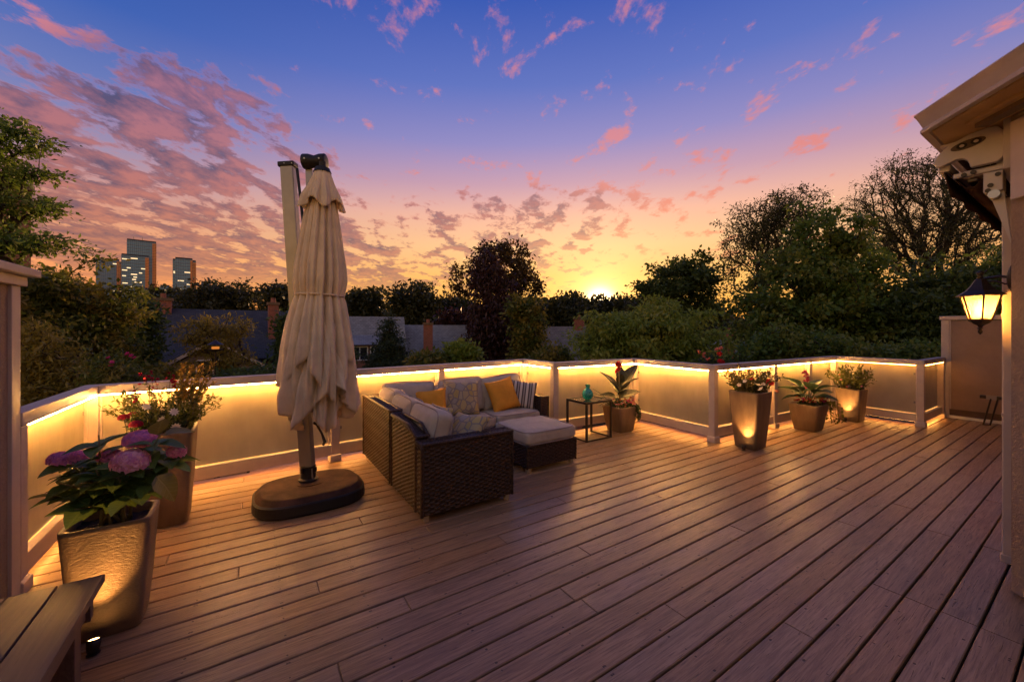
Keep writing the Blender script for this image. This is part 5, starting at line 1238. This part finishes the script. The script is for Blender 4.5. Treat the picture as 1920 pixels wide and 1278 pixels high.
for i, (u, v, d, ru, rv, lf, lb) in enumerate([(800, 676, 16, 30, 10, 'hedge', 'low bush peeping over the railing left of the purple tree'), (866, 662, 17, 22, 18, 'limetree', 'light green bush at the foot of the purple tree'), (1035, 672, 15, 30, 16, 'hedge', 'low bush under the grey dormer box'), (548, 640, 20, 24, 60, 'dark', 'dark tall bush beside the brick chimney'), (600, 660, 22, 60, 40, 'dark', 'dark bush behind the umbrella canopy'), (470, 708, 11, 60, 14, 'dark', 'dark low bush along the left railing top'), (310, 708, 11.5, 44, 16, 'hedge', 'dark bush outside the railing below the gable'), (850, 610, 34, 22, 22, 'purple', 'small purple tree beside the grey roof')]):
    x, y = ground_at(u, d); tree('bush', lb, 'shrub', x, y, GZ, 5.0, [crown(u, v, d, ru, rv)], 120, 36, d * .02, d * .0105, lf, .08, 60 + i, twig=.01)
x, y = ground_at(1215, 13.5)
tree('lime_tree', 'wide fluffy lime green tree in front of the setting sun', 'tree', x, y, GZ, 5.5,
     [crown(1205, 625, 13.5, 105, 42), crown(1240, 595, 13.5, 80, 30), crown(1145, 620, 13.5, 55, 40), crown(1290, 640, 13.5, 60, 36), crown(1200, 660, 13.5, 110, 28)], 300, 100, .34, .16, 'limetree', .2, 44, droop=.7, flat=.45, aspect=.36)
x, y = ground_at(1275, 33)
tree('round_tree', 'dark leafy tree on the skyline right of the sun', 'tree', x, y, GZ, 8.5, [crown(1275, 530, 33, 66, 42), crown(1300, 502, 33, 44, 26), crown(1225, 545, 33, 34, 26), crown(1330, 545, 33, 30, 34), crown(1300, 585, 33, 60, 30)], 260, 56, .52, .30, 'dark', .3, 45, aspect=.6, twig=.025)
x, y = ground_at(1440, 30)
tree('locust_tree', 'fine-leaved open tree rising left of the big green maple', 'tree', x, y, GZ, 10.0, [crown(1425, 420, 30, 62, 50), crown(1395, 480, 30, 50, 50), crown(1500, 385, 30, 50, 36), crown(1465, 440, 30, 60, 60), crown(1370, 540, 30, 24, 30)], 760, 22, .42, .19, 'far', .30, 46, twig=.012, aspect=.42, limbs=1.0, stiff=.5, jit=.025)
x, y = ground_at(1530, 16.5)
tree('maple', 'big dense green maple behind the right half of the railing', 'tree', x, y, GZ, 7.0,
     [crown(1530, 460, 16.5, 62, 76), crown(1500, 540, 16.5, 95, 80), crown(1580, 520, 16.5, 75, 80), crown(1450, 610, 16.5, 85, 70), crown(1560, 620, 16.5, 105, 70), crown(1540, 400, 16.5, 22, 26)], 380, 104, .38, .165, 'maple', .28, 47, aspect=.62, droop=.5, twig=.014)
x, y = ground_at(1735, 26)
tree('bare_tree', 'large dark tree with bare spreading limbs beside the eave', 'tree', x, y, GZ, 8.4,
     [crown(1735, 380, 26, 120, 90), crown(1650, 400, 26, 66, 66), crown(1800, 400, 26, 90, 90), crown(1740, 460, 26, 130, 60), crown(1700, 330, 26, 80, 45), crown(1630, 450, 26, 50, 60)], 1300, 34, .32, .14, 'far', .52, 48, twig=.010, aspect=.35, limbs=1.0, stiff=.62, jit=.02)
x, y = ground_at(1790, 15)
tree('dark_tree', 'dark evergreen mass behind the lantern and tan wall', 'tree', x, y, GZ, 5.5, [crown(1790, 560, 15, 105, 72), crown(1700, 600, 15, 90, 65), crown(1860, 520, 15, 60, 50), crown(1740, 660, 15, 120, 50)], 340, 110, .48, .18, 'dark', .26, 49)
x, y = ground_at(1640, 11)
tree('shrub', 'leafy dark shrub outside the railing behind the farthest planter', 'shrub', x, y, GZ, 6.0, [crown(1640, 675, 11, 50, 26), crown(1560, 660, 11, 44, 34), crown(1470, 650, 11, 44, 40), crown(1720, 668, 11, 40, 26), crown(1410, 668, 11, 30, 22)], 260, 60, .26, .11, 'maple', .1, 50, twig=.008, aspect=.6)
x, y = ground_at(1335, 6.4)
fs = tree('flowering_shrub', 'orange-red flowering shrub outside the railing corner post', 'shrub', x, y, GZ, 7.0, [crown(1330, 692, 6.4, 24, 22), crown(1385, 690, 6.6, 30, 18)], 90, 30, .09, .06, 'green', .04, 51, twig=.004, aspect=.45)
for u, v, k in ((1308, 660, 'coral'), (1314, 662, 'coral'), (1322, 664, 'coral'), (1345, 656, 'coral'), (1352, 654, 'coral'), (1349, 664, 'red'), (1350, 678, 'red'), (1354, 680, 'red'), (1326, 676, 'coral'), (1332, 674, 'coral'), (1318, 670, 'coral')): bloom(fs, k, spot(u, v, 6.25) - fs.location, 1.9, (random.uniform(.3, 1.2), random.uniform(-.8, .2)))

# ------------------------------------------------------------------ neighbouring houses
def facing(u, d, turn=0.0):
    p = spot(u, HOR, d); return p.x, p.y, -YAW - math.atan((u - 960) / FOC) + turn
def gable_roof(mb, x0, x1, y0, y1, ze, zr, th=.12, axis='x'):
    """two thick slopes; ridge along x (or y)"""
    if axis == 'x':
        ym = (y0 + y1) / 2; S = [[(x0, y0, ze), (x1, y0, ze), (x1, ym, zr), (x0, ym, zr)], [(x1, y1, ze), (x0, y1, ze), (x0, ym, zr), (x1, ym, zr)]]
    else:
        xm = (x0 + x1) / 2; S = [[(x0, y1, ze), (x0, y0, ze), (xm, y0, zr), (xm, y1, zr)], [(x1, y0, ze), (x1, y1, ze), (xm, y1, zr), (xm, y0, zr)]]
    for q in S:
        n = (Vector(q[1]) - Vector(q[0])).cross(Vector(q[3]) - Vector(q[0])).normalized() * th
        V = q + [tuple(Vector(p) + n) for p in q]
        mb.add(V, [(3, 2, 1, 0), (4, 5, 6, 7), (0, 1, 5, 4), (1, 2, 6, 5), (2, 3, 7, 6), (3, 0, 4, 7)])
    return mb
def chimney(parent, x, y, z0, z1, w, d=None, mat='brick'):
    d = d or w; c = MB().box(x - w / 2, x + w / 2, y - d / 2, y + d / 2, z0, z1).build('chimney', M[mat], parent)
    MB().box(x - w / 2 - .06, x + w / 2 + .06, y - d / 2 - .06, y + d / 2 + .06, z1 + .002, z1 + .16).build('chimney_cap', M['brown'], c)
    MB().lathe([(.14, z1 + .16), (.12, z1 + .42)], 10, x, y).build('flue', M['brick'], c)
def window(parent, x, y, z, w, h, lit=False, name='window'):
    f = MB(); t = .07
    for a in ((x - w / 2, x + w / 2, z, z + t), (x - w / 2, x + w / 2, z + h - t, z + h), (x - w / 2, x - w / 2 + t, z + t, z + h - t), (x + w / 2 - t, x + w / 2, z + t, z + h - t), (x - t / 2, x + t / 2, z + t, z + h - t)): f.box(a[0], a[1], y - .06, y + .01, a[2], a[3])
    o = f.build(name, M['white'], parent); MB().box(x - w / 2 + .02, x + w / 2 - .02, y - .02, y + .02, z + .02, z + h - .02).build('pane', M['winlit'] if lit else M['winglass'], o); return o
# dark gabled house at the left
x, y, a = facing(395, 21)
h1 = thing('house', 'dark-roofed house with front gable behind the golden small tree', 'house', (x, y, GZ), a); e = -GZ
MB().box(-3.6, 3.9, -.2, 6.5, .02, e - .2).build('wall', M['siding'], h1)
rf = gable_roof(MB(), -4.2, 4.2, -.6, 7.2, e - .1, e + 2.65).build('roof', M['roof_dark'], h1)
V = [(-2.9, -2.6, e - 1.0), (3.1, -2.6, e - 1.0), (.1, -2.6, e + .85)]
MB().box(-2.7, 2.9, -2.6, 0, .02, e - 1.02).build('wall', M['siding'], h1)
MB().add(V + [(p[0], -2.5, p[2]) for p in V], [(0, 1, 2), (5, 4, 3), (0, 2, 5, 3), (1, 4, 5, 2), (0, 3, 4, 1)]).build('gable_wall', M['siding'], h1)
g2 = gable_roof(MB(), -3.3, 3.5, -3.0, 2.5, e - 1.12, e + 1.05, .10, 'y').build('gable_roof', M['roof_dark'], h1)
for s in (-1, 1):
    p0, p1 = Vector((.1 + s * 3.4, -3.03, e - 1.20)), Vector((.1, -3.03, e + .97)); n = Vector((0, 0, .16))
    MB().add([p0, p1, p1 + n, p0 + n] + [q + Vector((0, -.05, 0)) for q in (p0, p1, p1 + n, p0 + n)], [(0, 1, 2, 3), (7, 6, 5, 4), (0, 4, 5, 1), (3, 2, 6, 7), (0, 3, 7, 4), (1, 5, 6, 2)]).build('barge_board', M['trim'], g2)
MB().box(-3.3, 3.5, -3.02, -2.9, e - 1.24, e - 1.13).build('eave_board', M['trim'], g2)
MB().tube([(-1.2, -2.72, e - 1.0), (-1.2, -2.72, e - .2), (-1.5, -2.72, e - .05)], .05, 8).build('drainpipe', M['white'], h1)
window(h1, .1, -2.62, e - .75, 1.3, .9)
chimney(rf, -2.1, 3.1, e + 1.9, e + 3.15, .72); chimney(rf, 2.95, 1.0, e - .2, e + 3.0, .5)
for xx in (.6, 1.2, 2.0): MB().lathe([(.08, e + 1.5), (.08, e + 1.95)], 8, xx, 1.7).build('vent_pipe', M['alu'], rf)
# house with a dormer window right of the umbrella
x, y, a = facing(685, 27)
h2 = thing('house', 'blue-grey roofed house with dormer window right of the umbrella', 'house', (x, y, GZ), a, 'neighbouring houses')
MB().box(-3.4, 2.4, 0, 6, .02, e - 1.2).build('wall', M['brick2'], h2)
rf = gable_roof(MB(), -3.7, 2.8, -.5, 6.5, e - 1.35, e + 2.45).build('roof', M['roof_grey'], h2)
dm = MB().box(-1.5, 1.0, -.35, 3.0, e - 1.0, e + .55).build('dormer_wall', M['brick2'], h2)
MB().loft([[(-1.9, -.8, e + .56), (1.5, -.8, e + .56), (1.5, 3.0, e + .56), (-1.9, 3.0, e + .56)], [(-1.2, .6, e + 1.15), (.6, .6, e + 1.15), (.6, 3.0, e + 1.15), (-1.2, 3.0, e + 1.15)]]).build('dormer_roof', M['roof_grey'], h2)
window(dm, -.35, -.37, e - .5, 1.05, .95); window(dm, .55, -.37, e - .5, .5, .95)
MB().add([(-2.6, -.35, e - .98), (-1.9, -.35, e - .98), (-1.9, .1, e - .49), (-2.6, .1, e - .49)], [(0, 1, 2, 3)]).build('skylight', M['winglass'], rf)
for k in (-3.0, -2.2):
    MB().add([(k, .62, e + .07), (k + .4, .62, e + .07), (k + .4, 1.05, e + .54), (k, 1.05, e + .54)], [(0, 1, 2, 3)]).build('skylight', M['white'], rf)
# grey roof with a tall chimney
x, y, a = facing(800, 29)
h3 = thing('house', 'grey-roofed house with tall red brick chimney behind the evergreen', 'house', (x, y, GZ), a, 'neighbouring houses')
MB().box(-2.5, 2.9, .2, 6.2, .02, e - 1.6).build('wall', M['brick'], h3)
rf = gable_roof(MB(), -2.9, 3.2, -.4, 6.6, e - 1.75, e + 1.85).build('roof', M['roof_grey'], h3)
chimney(rf, .1, .0, e - 1.3, e + 1.9, .66)
MB().box(1.4, 2.6, .6, 3.2, e - .9, e + .35).build('dormer_wall', M['brick'], h3)
MB().box(1.3, 2.7, .4, 3.2, e + .352, e + .46).build('dormer_roof', M['roof_grey'], h3)
for k in (-1.2, 1.4): MB().box(k, k + .9, -.42, -.36, e - 1.95, e - 1.75).build('gutter', M['alu'], rf)
# house right of the purple tree
x, y, a = facing(1040, 31, R(-14))
h4 = thing('house', 'grey-brown roofed house with skylight right of the purple tree', 'house', (x, y, GZ), a, 'neighbouring houses')
MB().box(-2.7, 1.6, .2, 6, .02, e - 2.2).build('wall', M['brick2'], h4)
rf = gable_roof(MB(), -3.0, 1.9, -.4, 6.4, e - 2.3, e + 1.75).build('roof', M['roof_brown'], h4)
sk = MB().add([(-.75, .68, e - .76), (-.25, .68, e - .76), (.15, 1.5, e + .22), (-.35, 1.5, e + .22)], [(0, 1, 2, 3)]).build('skylight', M['winglass'], rf)
MB().tube([(-.75, .68, e - .76), (-.25, .68, e - .76), (.15, 1.5, e + .22), (-.35, 1.5, e + .22), (-.75, .68, e - 1.0)], .05, 6, False).build('skylight_frame', M['brown'], sk)
chimney(rf, 1.35, 3.0, e + .8, e + 2.4, .75)
MB().box(.6, 2.3, -1.2, 1.0, e - 2.1, e - .95).build('dormer_wall', M['siding'], h4); MB().box(.4, 2.5, -1.4, 1.0, e - .948, e - .84).build('dormer_roof', M['roof_brown'], h4)
MB().box(.4, 2.0, -2.4, -1.21, .02, e - 2.25).build('bay_wall', M['siding'], h4)
# house among the trees at the right of the lime tree
x, y, a = facing(1375, 26)
h5 = thing('house', 'small grey house with brick chimney glimpsed between lime tree and maple', 'house', (x, y, GZ), a, 'neighbouring houses')
MB().box(-2.2, 2.6, 0, 5, .02, e - 1.2).build('wall', M['siding'], h5)
rf = gable_roof(MB(), -2.5, 2.9, -.4, 5.4, e - 1.3, e + .75).build('roof', M['roof_grey'], h5); chimney(rf, -.2, .2, e - 1.0, e + 1.35, .6)
window(h5, 1.2, -.02, e - 2.6, .9, 1.2)

# feeder on a pole by the small golden tree, its sun glint put in as emission
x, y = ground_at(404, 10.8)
gl = thing('garden_feeder', 'small feeder with an emissive orange sun glint on a pole in the golden tree', 'lantern', (x, y, GZ))
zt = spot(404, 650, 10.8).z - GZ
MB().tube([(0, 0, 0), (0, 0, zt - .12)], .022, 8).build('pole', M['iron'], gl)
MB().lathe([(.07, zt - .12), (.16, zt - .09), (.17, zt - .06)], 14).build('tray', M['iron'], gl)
MB().lathe([(.08, zt - .058), (.09, zt - .02), (.08, zt + .005)], 14).build('glint_band', M['glow'], gl)
MB().lathe([(.19, zt + .06), (.05, zt + .15), (.01, zt + .18)], 14).build('feeder_cap', M['iron'], gl)

# ------------------------------------------------------------------ towers on the horizon
def m_tower(name, c, fl):
    m, t, out = mat_new(name); o = objc(t); s = t.n('ShaderNodeSeparateXYZ'); t.put(s.inputs[0], o)
    fx = t.m('FRACT', t.m('DIVIDE', t.m('ADD', s.outputs[0], s.outputs[1]), 3.2)); fz = t.m('FRACT', t.m('DIVIDE', s.outputs[2], fl))
    g = t.m('MAXIMUM', t.sstep(fx, .2, .12), t.sstep(fz, .3, .2)); n = t.noise(t.mapv(o, (.16, .16, .3)), 1.0, 2)
    c_ = t.mix(n, (c[0] * .5, c[1] * .5, c[2] * .5, 1), (c[0] * 1.5, c[1] * 1.5, c[2] * 1.5, 1)); c_ = t.mix(g, c_, (c[0] * 2.2 + .02, c[1] * 2 + .02, c[2] * 1.6 + .02, 1))
    princ(t, out, c_, .3, .0, .35); return m
M['tower'] = m_tower('blue_curtain_wall', (.075, .18, .30), 3.6); M['tower2'] = m_tower('slate_curtain_wall', (.075, .15, .25), 3.4); M['sunlit_side'] = m_tower('sunlit_curtain_wall', (.34, .14, .06), 3.6)
def tower(label, u0, u1, v_top, d, steps, lit, mat='tower', depth=26, seed=1, antennas=()):
    """steps: (share from, share to, top row) blocks; lit: number of lit window rows"""
    um_ = (u0 + u1) / 2; x, y, a = facing(um_, d); k = d / FOC; W = (u1 - u0) * k
    o = thing('tower_block', label, 'skyscraper', (x, y, GZ), a, 'towers on the horizon'); rg = random.Random(seed); zz = lambda v: EYE - (v - HOR) * k - GZ
    for i, (s0, s1, vt, yo) in enumerate(steps):
        xa, xb = -W / 2 + s0 * W, -W / 2 + s1 * W; zt = zz(vt)
        b = MB().box(xa, xb, yo, yo + depth, 0.1, zt).build('block', M[mat], o)
        MB().box(xa + .4, xb - .4, yo + .5, yo + depth - .5, zt + .02, zt + 2.6 * k).build('parapet', M['roof_dark'], b)
        nb = int((zt - zz(575)) / 7.2)
        for j in range(nb): MB().box(xa - .12, xb + .12, yo - .25, yo - .02, zt - 3.0 - j * 7.2, zt - 2.3 - j * 7.2).build('floor_band', M['roof_grey'], b)
        for j in range(lit if i == 0 else max(2, lit // 3)):
            w = rg.uniform(1.5, 5.0) * k * 2.2; z = zt - rg.uniform(.06, .9) * (zt - zz(575)); xx = rg.uniform(xa + .5, max(xa + .6, xb - w - .5))
            MB().box(xx, min(xx + w, xb - .2), yo - .30, yo - .04, z, z + 1.6 * k).build('lit_window', M['winlit'], b)
        # evening sunlight painted as an amber strip down the right-hand side
        MB().box(xb - .14 * (xb - xa), xb + .03, yo - .33, yo - .035, .2, zt - 2).build('sunlit_strip', M['sunlit_side'], b)
    for s, h in antennas: MB().tube([(-W / 2 + s * W, 6, zz(v_top)), (-W / 2 + s * W, 6, zz(v_top) + h)], .5, 5).build('antenna', M['iron'], o)
    return o
tower('tallest stepped glass tower on the left horizon', 237, 285, 452, 900, [(0, .78, 481, -6), (.15, 1.0, 452, 0)], 22, 'tower', 14, 1, ((.35, 10), (.6, 10)))
tower('rounded-top blue glass tower left of the umbrella', 329, 363, 487, 950, [(0, 1, 489, 0), (.1, .85, 486, -3)], 18, 'tower', 14, 2)
tower('short dark tower half hidden by the broad left tree', 187, 221, 487, 1000, [(0, 1, 491, 0), (.1, .92, 487, -2)], 8, 'tower2', 14, 3)
tower('low blue block between the two tall towers', 301, 326, 538, 1050, [(0, .8, 541, 0), (.1, .65, 537, -2)], 5, 'tower', 30, 4)
tower('small slate block behind the treetop left of the umbrella', 379, 394, 530, 1100, [(0, 1, 530, 0)], 3, 'tower2', 24, 5)
tower('tiny block at the foot of the tallest tower', 287, 298, 557, 1000, [(0, 1, 557, 0)], 2, 'tower2', 24, 6)
x, y, a = facing(289, 980); k = 980 / FOC
cr = thing('tower_crane', 'thin tower crane beside the tallest tower', 'crane', (x, y, GZ), a)
zc = EYE - (541 - HOR) * k - GZ
MB().tube([(0, 0, 0), (0, 0, zc)], 1.3, 4).build('mast', M['brown'], cr); MB().tube([(-4, 0, zc), (3, 0, zc + 2), (7, 0, zc + 20)], [.9, .8, .4], 4).build('jib', M['brown'], cr); MB().box(-5, -2, -1.5, 1.5, zc - 3, zc + 1).build('counterweight', M['iron'], cr)
# brick apartment block seen through the left tree
x, y, a = facing(0, 38, R(6)); bb = thing('brick_building', 'orange brick building seen through the leaves at the left edge', 'building', (x, y, GZ), a)
zt = spot(20, 395, 46).z - GZ
MB().box(-9, 1.9, 0, 10, .05, zt).build('wall', M['brick2'], bb); MB().box(-9.3, 2.1, -.3, 10.2, zt + .01, zt + .5).build('parapet', M['brown'], bb)
for zz_ in np.arange(3, zt - 2, 3.0):
    for xx in (-1.4, -4.2, -7.0): window(bb, xx, -.01, float(zz_), 1.5, 1.7)
